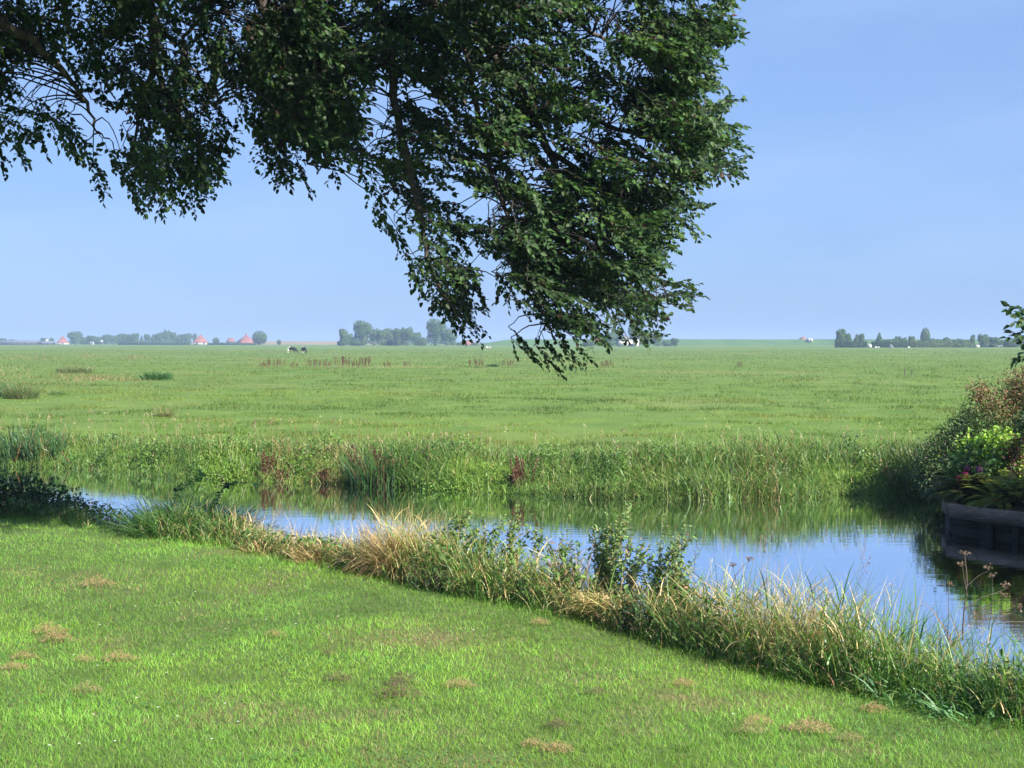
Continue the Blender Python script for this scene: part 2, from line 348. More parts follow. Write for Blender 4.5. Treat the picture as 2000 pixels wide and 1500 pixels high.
# clumps of dry cut grass lying on the lawn
def clump_mesh(k):
    a = Acc(); n = 420
    r = rng.random(n) ** .7 * .1; t = rot_rand(n); X = r * np.cos(t) * 1.35; Y = r * np.sin(t)
    cols = [[(.52, .33, .18), (.42, .27, .14)], [(.24, .15, .10), (.14, .09, .06)], [(.46, .36, .18), (.30, .24, .10)]][k]
    blades(a, np.stack([X, Y, .006 + .055 * (1 - (r / .1) ** 2) * rng.random(n)], 1), rng.uniform(.015, .045, n), .004, lean=rng.uniform(1.0, 1.7, n), droop=rng.uniform(.2, 1, n), segs=2, col=pick(cols, [1, 1], n))
    return a
protos = {}
CL = [(95, 1243, 1.5, 0, 'ragged tan clump of cut grass, top of the cluster at the lawn\'s left'), (112, 1256, 1.3, 0, 'tan clump of cut grass at the foot of the left cluster'), (48, 1291, 1.0, 0, 'rounded orange-tan clump of cut grass near the left edge'),
      (165, 1297, .8, 0, 'small tan clump of cut grass between two bigger ones on the left'), (232, 1295, 1.2, 0, 'rounded tan clump of cut grass, right end of the left row'), (28, 1313, .9, 0, 'flat tan clump of cut grass at the left edge of the lawn'),
      (170, 1361, 1.05, 2, 'bright straw-coloured clump of cut grass, lowest on the left side'), (190, 1151, 1.5, 0, 'wide tan clump of cut grass in the pale strip at upper left'), (538, 1250, .9, 0, 'lone reddish-tan clump of cut grass mid lawn'),
      (785, 1345, 1.1, 1, 'dark brown clump of cut grass near the middle of the lawn'), (778, 1369, 1.4, 1, 'long brown clump of cut grass below the dark one at mid lawn'), (660, 1341, 1.1, 1, 'brown clump of cut grass left of the dark mid-lawn clump'),
      (897, 1352, 1.0, 0, 'tan clump of cut grass right of the dark mid-lawn clump'), (1040, 1458, .7, 0, 'small orange-tan clump of cut grass near the bottom centre'), (1088, 1427, .8, 1, 'dark olive-brown clump of cut grass above the bottom centre'),
      (1088, 1468, .9, 0, 'flat tan clump of cut grass beside the small bottom centre one'), (1335, 1342, .8, 0, 'small tan clump of cut grass above the long worn streak at right'), (1580, 1437, 1.3, 0, 'large orange-tan clump of cut grass at lower right'),
      (1465, 1440, 1.0, 2, 'straw-coloured clump of cut grass left of the large lower right one'), (1480, 1421, .9, 0, 'tan clump of cut grass above the straw-coloured lower right one'), (1055, 1226, .8, 0, 'faint tan clump of cut grass near the bank plants at upper centre'),
      (1163, 1362, .7, 1, 'small dark clump of cut grass in the thin turf right of centre'), (1706, 1392, .9, 0, 'tan clump of cut grass nearest the tall bank plants at right'), (642, 1283, .6, 1, 'tiny dark clump of cut grass left of the pale worn patch'), (1660, 1455, .8, 2, 'small straw clump of cut grass at lower right edge of the lawn')]
for (px, py, s, k, lab) in CL:
    g = G(px, py)
    if k not in protos:
        o = clump_mesh(k).build('cut_grass_clump', M_reed); protos[k] = o
    else: o = protos[k].copy(); COL.objects.link(o)
    o.location = (g[0], g[1], float(ground_z(g[0], g[1])) + .02); o.scale = (s * .82, s * random.uniform(.7, 1.0), s * 1.05); o.rotation_euler = (0, 0, random.uniform(-.5, .5) + (math.pi if random.random() < .5 else 0))
    tag(o, lab, 'grass clump', 'clumps of cut grass on the lawn')

# ------------------------------------------------------------------ pasture grass tussocks
a = Acc()
X, Y = field_pts(330000, 24, 420, 1.4, 2.0)
keep = Y > far_edge(X) + .5; X, Y = X[keep], Y[keep]
tus = fbm(X * .9 / (1 + Y * .004), Y * .55, 61, 4); keep = rng.random(len(X)) < smooth((tus - .30) / .25); X, Y, tus = X[keep], Y[keep], tus[keep]; n = len(X)
big = fbm(X * .05, Y * .12, 71); big2 = fbm(X * .12, Y * .25, 77)
c = np.array([.105, .182, .022])[None] * (1 + .9 * (big[:, None] - .5)) * (1 - .35 * smooth((tus[:, None] - .55) / .15)) + np.array([.07, .045, .012])[None] * smooth((big2[:, None] - .48) / .2)
c = c * (1 + rng.uniform(-.3, .3, (n, 1))) * (1 + rng.uniform(-.12, .12, (n, 3)))
sc = (Y / 30) ** .75
PXf = 1000 + X / Y * FPX; PYf = HORY + (CAMZ - FIELD) / Y * FPX
br = np.zeros(n)
for (qx, qy, rx, ry, s) in [(170, 742, 110, 9, .9), (60, 700, 60, 5, .6), (170, 697, 22, 5, .9), (265, 700, 25, 5, .8), (145, 718, 40, 7, .5), (500, 702, 18, 4, .6), (30, 740, 60, 22, .5), (320, 806, 22, 6, .7), (600, 712, 110, 5, .3), (1000, 702, 300, 4, .25), (1560, 735, 300, 3, .25)]:
    br = np.maximum(br, s * np.exp(-((PXf - qx) / rx) ** 2 - ((PYf - qy) / ry) ** 2))
dm = rng.random(n) < br * .9 + .02 + .05 * (big2 > .55)
c[dm] = pick([(.30, .22, .11), (.36, .29, .14), (.2, .14, .08)], [3, 2, 1], dm.sum())
blades(a, np.stack([X, Y, ground_z(X, Y) - .01], 1), (.05 + .14 * rng.random(n) ** 2 + .16 * smooth((tus - .5) / .2) * rng.random(n)) * .62 * sc ** .4 * (1 + 1.6 * br), .009 * sc * (1 + .6 * rng.random(n)), lean=rng.uniform(.05, .8, n), droop=rng.uniform(.2, 1.1, n), segs=2, col=np.clip(c, .01, .8))
tag(a.build('pasture_grass', M_grass), 'tussocky green pasture grass stretching away beyond the canal', 'grass', kind='stuff')

def messy(a, X, Y, z, h, w0, w1, c, leafy=.62, segs=3, grp=None):
    """rough reed growth: upright culm blades and, on most, leaves that leave the culm part way up and arch over"""
    n = len(X); lf = rng.random(n) < leafy; u = ~lf
    blades(a, np.stack([X[u], Y[u], z[u]], 1), h[u] * 1.05, rng.uniform(w0, w1, u.sum()) * .8, lean=rng.uniform(.0, .4, u.sum()), droop=rng.uniform(.1, 1.2, u.sum()), segs=segs, col=c[u])
    q = rng.random(lf.sum()) * .72
    blades(a, np.stack([X[lf] + rng.normal(0, .05, lf.sum()), Y[lf] + rng.normal(0, .05, lf.sum()), z[lf] + q * h[lf]], 1), h[lf] * rng.uniform(.28, .55, lf.sum()), rng.uniform(w0, w1, lf.sum()) * 1.1, lean=rng.uniform(.1, 1.3, lf.sum()), droop=rng.uniform(.5, 1.8, lf.sum()), segs=segs, col=c[lf])
def panicles(a, X, Y, z, h, cols, probs, L=.014, per=16, bend=.25, rad=.0022):
    """tall thin culms ending in loose seed heads"""
    for i in range(len(X)):
        az = rng.uniform(0, 6.28); b = rng.uniform(0, bend) * h[i]; k = np.linspace(0, 1, 5)
        p = np.stack([X[i] + math.cos(az) * b * k ** 2, Y[i] + math.sin(az) * b * k ** 2, z[i] + h[i] * k], 1); c = pick(cols, probs, 1)[0]
        tube(a, p, np.linspace(rad, rad * .4, 5), 3, c)
        t = unit(p[-1] - p[-2]); f = rng.random(per); q = p[-1] - t * (f * .16 * h[i])[:, None] + rng.normal(0, .012 + .008 * h[i], (per, 3)) * (.3 + f)[:, None]
        leaves(a, q, rng.normal(0, .6, (per, 3)) + t * 1.2, rng.normal(size=(per, 3)), L * rng.uniform(.7, 1.6, per), L * .4, c * rng.uniform(.8, 1.3, (per, 1)))
# ------------------------------------------------------------------ far bank: reeds and rough grass
GREENS = [(.10, .20, .04), (.14, .26, .05), (.21, .28, .07), (.06, .13, .035), (.36, .30, .14), (.20, .11, .06)]
a = Acc(); n = 62000
X = rng.uniform(-15, 12, n); off = rng.random(n) ** 1.35 * (1.6 + 3.4 * fbm(X * .9, X * 0 + 3, 87, 3)) - .25; wob = (fbm(X * .8, X * 0, 81) - .5) * .9
Y = far_edge(X) + off + wob * .6
pxb = 1000 + X / Y * FPX
lv = fbm(X * 1.1, Y * .7, 83); lv2 = fbm(X * 2.3, Y * 1.5, 85)
hh = (.22 + .55 * lv) * (1 - .75 * smooth((off - .9) / 2)) * rng.uniform(.6, 1.15, n)
hh = hh * .92 * (.35 + 1.25 * fbm(X * .6, X * 0 + 9, 89, 3)) * (1 + .12 * smooth((pxb - 800) / 500)) * (1 - .3 * smooth((420 - pxb) / 200))
# light green mats, brown stands, painted shade at the right end
kcol = pick(GREENS, [5, 5, 3, 3, .7, .25], n)
lt = smooth((np.exp(-((pxb - 440) / 60) ** 2) + np.exp(-((pxb - 940) / 90) ** 2) * .8 - .35) / .3) * (off < .8)
sel = rng.random(n) < lt * .8; kcol[sel] = jit((.20, .32, .05), sel.sum()); hh = np.where(sel, hh * .65, hh)
bn = np.clip(np.exp(-((pxb - 650) / 60) ** 2) * .6 + np.exp(-((pxb - 545) / 30) ** 2) * .4 + np.exp(-((pxb - 1490) / 50) ** 2) * .25, 0, 1) * (off < 1.0)
sel = rng.random(n) < bn; kcol[sel] = pick([(.34, .25, .12), (.22, .12, .07)], [2, 1], sel.sum())
right_shade = smooth((pxb - 1700) / 80); kcol = kcol * (1 - .35 * right_shade[:, None])  # shade of the shrubs and tree, darkened into the reed colour
seed = (off > .6) & (rng.random(n) < .10); kcol[seed] = pick([(.38, .33, .17), (.30, .26, .13)], [1, 1], seed.sum())
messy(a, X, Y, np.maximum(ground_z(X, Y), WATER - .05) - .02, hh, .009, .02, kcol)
n = 26000; X = rng.uniform(-13, 9, n); Y = far_edge(X) + rng.uniform(-.05, 1.5, n); cl = fbm(X * 1.5, Y * 1.3, 103, 3); kd = vnoise(X * 1.1, X * 0 + 4, 105); k = cl > .52; X, Y, cl, kd = X[k], Y[k], cl[k], kd[k]; n = len(X)
c = np.where((kd < .45)[:, None], pick([(.05, .11, .03), (.07, .14, .04)], [1, 1], n), np.where((kd < .8)[:, None], pick([(.15, .26, .05), (.11, .20, .04)], [1, 1], n), pick([(.20, .12, .07), (.28, .2, .1)], [1, 1], n)))
leaves(a, np.stack([X, Y, np.maximum(ground_z(X, Y), WATER) + rng.random(n) * (.12 + 1.7 * (cl - .52))], 1), rng.normal(size=(n, 3)), rng.normal(0, .6, (n, 3)) + [.2, -.4, 1], rng.uniform(.03, .08, n), rng.uniform(.02, .045, n), c)
m_ = 200; X = rng.uniform(-12, 9, m_); Y = far_edge(X) + rng.uniform(.1, 2.6, m_)
panicles(a, X, Y, np.maximum(ground_z(X, Y), WATER), rng.uniform(.35, .75, m_), [(.28, .22, .12), (.42, .36, .2), (.22, .13, .09)], [3, 3, 1], .03, 12, .3, .004)
tag(a.build('far_bank_reeds', M_reed), 'dense green reeds and rough grass lining the far bank of the canal', 'reeds', kind='stuff')

# ------------------------------------------------------------------ near bank: rough reeds and grass
a = Acc(); n = 62000
X = rng.uniform(-9, 5.5, n); off = rng.random(n) * 1.75 - .18; Y = near_edge(X) + off + (fbm(X * 1.3, X * 0, 91) - .5) * .35
pxn = 1000 + X / Y * FPX
def bump(c, w): return np.exp(-((pxn - c) / w) ** 2)
H = .40 - .19 * (1 - smooth((pxn - 640) / 160)) + .12 * bump(360, 110) + .06 * bump(620, 100) + .10 * bump(800, 120) + .13 * bump(930, 110) + .13 * bump(1450, 130) + .16 * bump(1620, 120) + .16 * bump(1900, 130) - .14 * bump(1200, 80) - .16 * bump(230, 60)
lv = fbm(X * 2.2, Y * 2.2, 93)
h = H * (.55 + .9 * lv) * rng.uniform(.6, 1.3, n) * (1 + .5 * smooth(off / 1.0)) * (1 - .55 * smooth((.12 - off) / .25)) * 1.25; h = np.minimum(h, .85 + .1 * rng.random(n))
dryf = np.clip(.16 + .95 * bump(560, 90) + .75 * bump(680, 60) + .8 * bump(800, 70) + .4 * bump(1000, 80) + .8 * bump(1180, 110) + .45 * bump(1470, 130) + .3 * bump(1620, 90) + .15 * bump(1900, 80), 0, .95)
dryf = dryf * (.45 + .55 * smooth((off + .1) / .5))
kcol = pick([(.10, .22, .04), (.16, .29, .055), (.23, .31, .07), (.07, .16, .05)], [4, 4, 2, 3], n)
d = rng.random(n) < dryf * (.5 + lv); kcol[d] = pick([(.56, .42, .20), (.64, .50, .26), (.38, .22, .12), (.46, .42, .17)], [3, 3, 1.5, 2], d.sum())
messy(a, X, Y, np.maximum(ground_z(X, Y), WATER - .1) - .02, h, .005, .012, kcol)
# low dark leafy undergrowth
n = 16000; X = rng.uniform(-9, 5.5, n); Y = near_edge(X) + rng.random(n) * 1.3 - .02; z = np.maximum(ground_z(X, Y), WATER) + rng.random(n) * .34
leaves(a, np.stack([X, Y, z], 1), np.stack([rng.normal(size=n), rng.normal(size=n), rng.uniform(-.3, .6, n)], 1), np.tile([0, 0, 1.0], (n, 1)), rng.uniform(.02, .05, n), rng.uniform(.01, .025, n), pick([(.06, .12, .03), (.09, .16, .04), (.12, .09, .05)], [4, 3, 1], n))
# broad reed leaves towards the right
n = 2600; X = rng.uniform(.5, 5, n); Y = near_edge(X) + rng.random(n) ** .8 * 1.5 + .02
blades(a, np.stack([X, Y, np.maximum(ground_z(X, Y), WATER - .1)], 1), rng.uniform(.2, .55, n), rng.uniform(.012, .022, n), lean=rng.uniform(.1, .7, n), droop=rng.uniform(.6, 1.9, n), segs=4, col=pick([(.09, .20, .05), (.07, .17, .07), (.42, .33, .13)], [5, 3, .6], n))
m_ = 300; X = rng.uniform(-7.5, 4.8, m_); Y = near_edge(X) + rng.uniform(.25, 1.5, m_); pxn = 1000 + X / Y * FPX; H2 = .36 - .14 * (1 - smooth((pxn - 640) / 160)) + .1 * bump(1500, 200)
panicles(a, X, Y, np.maximum(ground_z(X, Y), WATER), (H2 + .12) * rng.uniform(.9, 1.75, m_), [(.40, .29, .16), (.45, .38, .2), (.24, .14, .11), (.12, .18, .06)], [3, 3, 2, 1.5], .012, 22, .35)
# bigger leaved weeds standing among the reeds
n = 9000; X = rng.uniform(-9, 5.5, n); cl = fbm(X * 2.6, X * 0 + 2, 97, 3); Y = near_edge(X) + rng.uniform(.0, .85, n); z = np.maximum(ground_z(X, Y), WATER) + .12 + rng.random(n) * (.08 + .3 * smooth((cl - .42) / .2)) * (.4 + .6 * smooth(((1000 + X / Y * FPX) - 640) / 160)); k = rng.random(n) < .25 + smooth((cl - .42) / .2)
leaves(a, np.stack([X, Y, z], 1)[k], (rng.normal(size=(n, 3)) + [0, -.2, .1])[k], (rng.normal(0, .5, (n, 3)) + [.2, -.4, 1])[k], rng.uniform(.03, .07, k.sum()), rng.uniform(.015, .035, k.sum()), pick([(.08, .17, .04), (.13, .23, .055), (.20, .24, .07), (.3, .2, .1)], [4, 3, 1, .4], k.sum()))
tag(a.build('near_bank_reeds', M_reed), 'mixed green and straw-dry reeds and grass along the near bank', 'reeds', kind='stuff')

# ------------------------------------------------------------------ plant builders
def gpoint(px, py, z=None):
    """a spot on the sloping near bank seen at px, py (py of its foot)"""
    g = G(px, py, 0 if z is None else z); zz = z if z is not None else max(float(ground_z(g[0], g[1])), WATER)
    return np.array([g[0], g[1], zz])
def bank(px, off):
    """a spot on the near bank in column px, off metres behind the lawn's foot"""
    Y = 12.0
    for _ in range(30): Y = float(near_edge((px - 1000) / FPX * Y)) + off
    X = (px - 1000) / FPX * Y; return np.array([X, Y, max(float(ground_z(X, Y)), WATER - .05)])
def top_h(P, py): return max(.12, CAMZ - (py - HORY) / FPX * P[1] - P[2])    # height that reaches picture row py

def grass_tuft(name, label, cat, P, h, spread, n, cols, probs, width=(.006, .012), lean=(0, .5), droop=(.3, 1.4), group=None, m=None, segs=4, leafy=.8):
    a = Acc(); n = int(n * .7) if leafy > 0 else n; r = np.sqrt(rng.random(n)) * spread; t = rot_rand(n)
    B = np.stack([r * np.cos(t), r * np.sin(t) * .7, 0 * r - .03], 1)
    blades(a, B, h * rng.uniform(.5, 1.12, n), rng.uniform(*width, n), az=t + rng.normal(0, .6, n), lean=rng.uniform(*lean, n), droop=rng.uniform(*droop, n), segs=segs, col=pick(cols, probs, n))
    k = int(n * leafy); q = rng.random(k) * .7; j = rng.integers(0, n, k)
    if k:
        hc = h * np.sqrt(np.clip(1 - (r[j] / (spread * 1.15)) ** 2, .1, 1))
        blades(a, B[j] + np.stack([rng.normal(0, .02, k), rng.normal(0, .02, k), q * hc], 1), hc * rng.uniform(.25, .5, k), rng.uniform(*width, k), az=t[j] + rng.normal(0, 1.2, k), lean=rng.uniform(.1, 1.2, k), droop=rng.uniform(.4, 1.9, k), segs=3, col=pick(cols, probs, k))
    o = a.build(name, m or M_reed); o.location = P; return tag(o, label, cat, group)

def leafy_stem(accS, accL, base, top, bendv, L, Wd, nl, cols, probs, rad=.004, upward=.6, start=.15):
    k = 8; t = np.linspace(0, 1, k)[:, None]; base = np.array(base); top = np.array(top)
    pts = base * (1 - t) + top * t + np.array(bendv) * (t * (1 - t)) * 2
    tube(accS, pts, np.linspace(rad, rad * .3, k), 4)
    tt = np.linspace(start, 1, nl); idx = tt * (k - 1); i0 = np.minimum(idx.astype(int), k - 2); fr = (idx - i0)[:, None]
    P = pts[i0] * (1 - fr) + pts[i0 + 1] * fr; T = unit(pts[i0 + 1] - pts[i0])
    az = np.arange(nl) * 2.4 + rng.uniform(0, 6); R = np.stack([np.cos(az), np.sin(az), 0 * az], 1)
    D = unit(R + T * upward + rng.normal(0, .2, (nl, 3)))
    ls = (1 - .5 * tt ** 3) * rng.uniform(.7, 1.15, nl)
    if L > .03 and nl > 40:
        for _ in range(5):                                    # side shoots
            j = rng.integers(nl // 4, nl - 6); az2 = rng.uniform(0, 6.28); ln = rng.uniform(.08, .2); d2 = unit(np.array([math.cos(az2), math.sin(az2), 1.3])); k2 = np.linspace(0, 1, 9)[:, None]
            q = P[j] + d2 * ln * k2; tube(accS, q[[0, 4, 8]], [rad * .5, rad * .4, rad * .2], 3); D2 = unit(rng.normal(0, 1, (9, 3)) + d2 * .6)
            leaves(accL, q, D2, rng.normal(0, .6, (9, 3)) + [0, -.3, 1], L * .8, Wd * .8, pick(cols, probs, 9), curl=.3)
    leaves(accL, P, D, np.tile([.2, -.4, 1.0], (nl, 1)) + rng.normal(0, .6, (nl, 3)), L * ls, Wd * ls, pick(cols, probs, nl), curl=.3)

def herb(name, label, cat, P, tops, L, Wd, nl, cols, probs, group=None, spread=.08, rad=.004, upward=.6, start=.15):
    t = thing(name, label, cat, P, group); S = Acc(); Lf = Acc()
    for tp in tops:
        b = np.array([rng.uniform(-spread, spread), rng.uniform(-spread, spread), -.04]); leafy_stem(S, Lf, b, np.array(tp), rng.normal(0, .08, 3), L, Wd, nl, cols, probs, rad, upward, start)
    S.build('stem', M_twig, t); Lf.build('foliage', M_herb, t); return t

def lobed(n, lobes, shell=.55):
    """n points in a union of lobes (cx,cy,cz,rx,ry,rz)"""
    L = np.array(lobes, float); v = L[:, 3] * L[:, 4] * L[:, 5]; w = v ** .7; idx = rng.choice(len(L), n, p=w / w.sum())
    d = unit(rng.normal(size=(n, 3))); r = shell + (1.05 - shell) * rng.random(n) ** .6
    return L[idx, :3] + d * r[:, None] * L[idx, 3:], d
def shrub(name, label, cat, P, lobes, n, L, Wd, cols, probs, stems=10, group=None, colfun=None, m=None, shell=.3):
    t = thing(name, label, cat, P, group); Lf = Acc(); S = Acc()
    Q, d = lobed(n // 7, lobes, shell)
    Q = np.repeat(Q, 7, 0) + rng.normal(0, L * 1.1, (len(Q) * 7, 3)); d = np.repeat(d, 7, 0)
    k = Q[:, 2] > -.1; Q = Q[k]; d = d[k]; nn = len(Q)
    D = unit(d + rng.normal(0, .7, (nn, 3))); c = pick(cols, probs, nn)
    if colfun: c = colfun(Q, c)
    leaves(Lf, Q, D, np.tile([0, 0, 1.0], (nn, 1)) + rng.normal(0, .5, (nn, 3)), L * rng.uniform(.6, 1.2, nn), Wd * rng.uniform(.7, 1.2, nn), c)
    for i in range(stems):
        q = Q[rng.integers(nn)]; b = np.array([rng.normal(0, .12), rng.normal(0, .12), -.05]); k = np.linspace(0, 1, 7)[:, None]
        pts = b * (1 - k) + q * k + np.array([0, 0, .25]) * k * (1 - k) * abs(q[2]) + rng.normal(0, .02, (7, 3)) * k
        tube(S, pts, np.linspace(.018, .004, 7), 5)
    S.build('branches', M_twig, t); Lf.build('foliage', m or M_herb, t); return t

# ------------------------------------------------------------------ near-bank plants
GRN, LGR, YEL, DGR = (.08, .17, .035), (.12, .23, .05), (.20, .27, .06), (.035, .08, .025)
P = bank(60, .55)
shrub('bramble_bush', 'dark shaded bramble bush at the left end of the near bank', 'bush', P, [(-.25, .1, .30, .5, .35, .32), (.3, 0, .22, .38, .3, .26), (-.9, .1, .32, .4, .35, .34), (.62, .1, .10, .3, .25, .2), (.1, -.2, .08, .7, .3, .2), (-.55, 0, .2, .4, .3, .3)], 9000, .065, .04, [(.035, .075, .025), (.05, .10, .03), (.06, .06, .03)], [4, 3, 1], 24)
for (px, py, lab) in [(186, 985, 'taller of two nettle stems against the water beside the dark bush'), (206, 1012, 'shorter of two nettle stems against the water beside the dark bush')]:
    P = bank(px, .7); H_ = top_h(P, py); herb('nettle', lab, 'nettle', P, [(0, 0, H_)], .05, .028, 24, [(.05, .10, .03), (.09, .12, .04)], [2, 1], 'nettle stems by the dark bush')
P = bank(238, .4); shrub('purple_weed', 'low reddish-brown weed between the dark bush and green reed clump', 'weed', P, [(0, 0, .1, .3, .2, .16), (.25, 0, .12, .2, .2, .16)], 700, .035, .016, [(.14, .08, .06), (.09, .12, .04), (.2, .13, .08)], [2, 2, 1], 8)
P = bank(365, .55); grass_tuft('reed_clump', 'big rounded clump of lush green reed leaves on the near bank', 'reed clump', P, top_h(P, 950) * 1.08, .55, 2600, [GRN, LGR, (.07, .17, .07), DGR], [3, 3, 3, 1], (.010, .02), (0, .6), (.6, 1.9), segs=5)
P = bank(455, .6); grass_tuft('reed_clump', 'smaller olive green reed clump right of the big rounded one', 'reed clump', P, top_h(P, 1000) * 1.2, .3, 800, [GRN, YEL, (.3, .25, .1)], [3, 2, 1], (.008, .015), (0, .6), (.6, 1.7))
# bramble runners arching out over the water
t = thing('bramble_runner', 'dark leafy bramble runners arching out over the water', 'bramble', bank(340, .9)); S = Acc(); Lf = Acc(); P0 = np.array(t.location)
for (pts, nl) in [([(335, 985), (352, 960), (380, 935), (400, 912)], 26), ([(420, 990), (428, 965), (445, 945), (480, 942), (528, 950)], 36), ([(340, 985), (345, 955), (372, 938), (408, 928)], 20)]:
    W3 = np.array([A(x, y, P0[1] + .35 + .15 * i) for i, (x, y) in enumerate(pts)]) - P0
    W3 = np.concatenate([[[rng.uniform(-.1, .1), 0, 0]], W3]); k = np.linspace(0, 1, 14); ii = np.linspace(0, len(W3) - 1, 14)
    pp = np.stack([np.interp(ii, range(len(W3)), W3[:, q]) for q in range(3)], 1); tube(S, pp, np.linspace(.006, .002, 14), 4)
    ti = rng.uniform(3, 13, nl); PL = np.stack([np.interp(ti, range(14), pp[:, q]) for q in range(3)], 1)
    leaves(Lf, PL, unit(rng.normal(size=(nl, 3)) * [1, 1, .5]), np.tile([0, 0, 1.0], (nl, 1)) + rng.normal(0, .4, (nl, 3)), rng.uniform(.05, .10, nl), rng.uniform(.035, .06, nl), np.where((PL[:, :1] > PL[:, 0].max() - .28), np.array([[.16, .34, .06]]), np.array([[.045, .10, .03]])))
S.build('stem', M_twig, t); Lf.build('foliage', M_herb, t)
BRN, STR, STW = (.54, .36, .17), (.62, .48, .26), (.36, .21, .11)
P = bank(540, .35); grass_tuft('dry_reed_tuft', 'low tan dry reed tuft right of the olive green clump', 'dry reeds', P, top_h(P, 1035), .35, 900, [BRN, STR, GRN], [3, 2, 1], (.006, .013), (0, .7), (.6, 1.7), 'dry reed tufts on the near bank')
P = bank(560, .9); grass_tuft('dry_reed_tuft', 'thin feathery dry stalks rising against the water left of centre', 'dry reeds', P, top_h(P, 985), .12, 70, [(.36, .26, .16), STW], [2, 1], (.004, .012), (0, .35), (.1, 1.1), 'dry reed tufts on the near bank')
P = bank(650, .4); grass_tuft('dry_reed_tuft', 'orange-tan dry reed tuft between low tan tuft and tall central one', 'dry reeds', P, top_h(P, 1030), .32, 900, [BRN, STR, STW], [3, 2, 1], (.006, .013), (0, .6), (.6, 1.7), 'dry reed tufts on the near bank')
P = bank(790, .35); grass_tuft('dry_reed_tuft', 'tallest shaggy straw-brown reed tuft near the middle of the bank', 'dry reeds', P, top_h(P, 995) * .95, .2, 1000, [BRN, (.46, .33, .18), STW], [3, 3, 1], (.006, .013), (0, .35), (.4, 2.3), 'dry reed tufts on the near bank', segs=6)
P = bank(735, .6); grass_tuft('dry_reed_tuft', 'leaning dry reed stalks just left of the tallest tuft', 'dry reeds', P, top_h(P, 1020), .2, 260, [BRN, STR], [1, 1], (.005, .012), (0, .6), (.2, 1.5), 'dry reed tufts on the near bank')
P = bank(930, .3); grass_tuft('dry_reed_tuft', 'pale straw reed tuft drooping over green herbs right of the tallest tuft', 'dry reeds', P, top_h(P, 1040) * 1.05, .07, 240, [(.55, .45, .25), STR], [2, 1], (.004, .008), (0, .12), (.8, 2.6), 'dry reed tufts on the near bank', segs=6)
P = bank(1545, .75); grass_tuft('dry_reed_tuft', 'orange-gold dry reed tuft among green reeds at right', 'dry reeds', P, top_h(P, 1128) * .95, .16, 520, [(.5, .33, .12), (.45, .38, .12)], [2, 1], (.005, .010), (0, .3), (.3, 1.5), 'dry reed tufts on the near bank', segs=5)
# flattened straw under the willowherb
t = None; a = Acc()
for (px, off) in [(1110, .55), (1150, .5), (1190, .45), (1230, .55), (1180, .2), (1290, .6), (1130, .8)]:
    Pb = bank(px, off); n = 260; r = np.sqrt(rng.random(n)) * .2; tt = rot_rand(n)
    blades(a, np.stack([Pb[0] + r * np.cos(tt), Pb[1] + r * np.sin(tt), Pb[2] + .12 + .12 * rng.random(n)], 1), rng.uniform(.1, .3, n), rng.uniform(.005, .011, n), az=rng.normal(.0, .7, n) + math.pi * (rng.random(n) < .6), lean=rng.uniform(1.0, 1.6, n), droop=rng.uniform(0, .9, n), segs=3, col=pick([(.68, .53, .26), (.6, .52, .2), (.45, .28, .14)], [3, 2, 1], n))
P = bank(1185, .5); rel(a, P); o = a.build('flattened_straw', M_reed); o.location = P; tag(o, 'bed of flattened pale straw at the foot of the leafy willowherb', 'straw')
# leafy herbs
for (px, off, tops, lab) in [
    (850, .5, [(842, 1040), (868, 1030), (895, 1015), (908, 995)], 'bushy green herb just right of the tallest straw tuft'),
    (915, .55, [(915, 992), (945, 1010), (930, 1025), (985, 1005)], 'leafy herb with arching pale tip above the drooping straw tuft'),
    (1000, .6, [(1012, 990), (995, 1015), (1060, 1030)], 'slim leaning leafy herb between straw tuft and willowherb')]:
    P = bank(px, off); herb('leafy_herb', lab, 'herb', P, [(A(x, y, P[1])[0] - P[0], rng.uniform(-.1, .1), top_h(P, y)) for x, y in tops for _ in (0, 1)], .06, .03, 44, [(.12, .21, .05), (.16, .23, .06), (.24, .24, .09)], [4, 3, 1], 'leafy herbs on the near bank', .12)
for (px, off, tops, lab) in [
    (1085, .75, [(1122, 1010), (1100, 1040), (1090, 1065)], 'leftmost willowherb, one dark arching leafy stem over the water'),
    (1180, .7, [(1165, 1010), (1190, 990), (1205, 985), (1172, 1040)], 'dense upright willowherb with yellowish tips above the straw'),
    (1225, .75, [(1232, 980), (1222, 1030), (1240, 1030), (1256, 1040)], 'tallest willowherb with a browning spike in the middle'),
    (1275, .75, [(1294, 1005), (1322, 1010), (1282, 1055), (1300, 1050)], 'willowherb with two long arching stems on the right of the patch'),
    (1315, .7, [(1335, 1030), (1352, 1080), (1338, 1105), (1320, 1060)], 'rightmost low willowherb leaning out towards open water')]:
    P = bank(px, off); herb('willowherb', lab, 'willowherb', P, [(A(x + rng.uniform(-26, 26), y, P[1])[0] - P[0], rng.uniform(-.1, .1), top_h(P, y + (0 if q == 0 else rng.uniform(15, 85)))) for x, y in tops for q in (0, 1, 2)], .06, .026, 56, [(.12, .21, .06), (.18, .27, .08), (.28, .28, .11), (.30, .19, .10)], [5, 4, 1, .6], 'willowherb plants at the water edge', .07)
P = bank(1245, .12); herb('nettle_patch', 'small dark green nettle patch at the lawn edge below the straw bed', 'nettles', P, [(rng.uniform(-.2, .2), rng.uniform(-.1, .1), rng.uniform(.18, .36)) for _ in range(22)], .05, .026, 16, [(.03, .085, .025), (.05, .11, .03)], [2, 1], None, .2)
P = bank(690, .1); herb('nettle_patch', 'dark green nettle patch under the orange-tan reeds left of centre', 'nettles', P, [(rng.uniform(-.3, .3), rng.uniform(-.1, .1), rng.uniform(.12, .26)) for _ in range(22)], .045, .02, 14, [(.03, .085, .025), (.05, .12, .03)], [2, 1], None, .25)
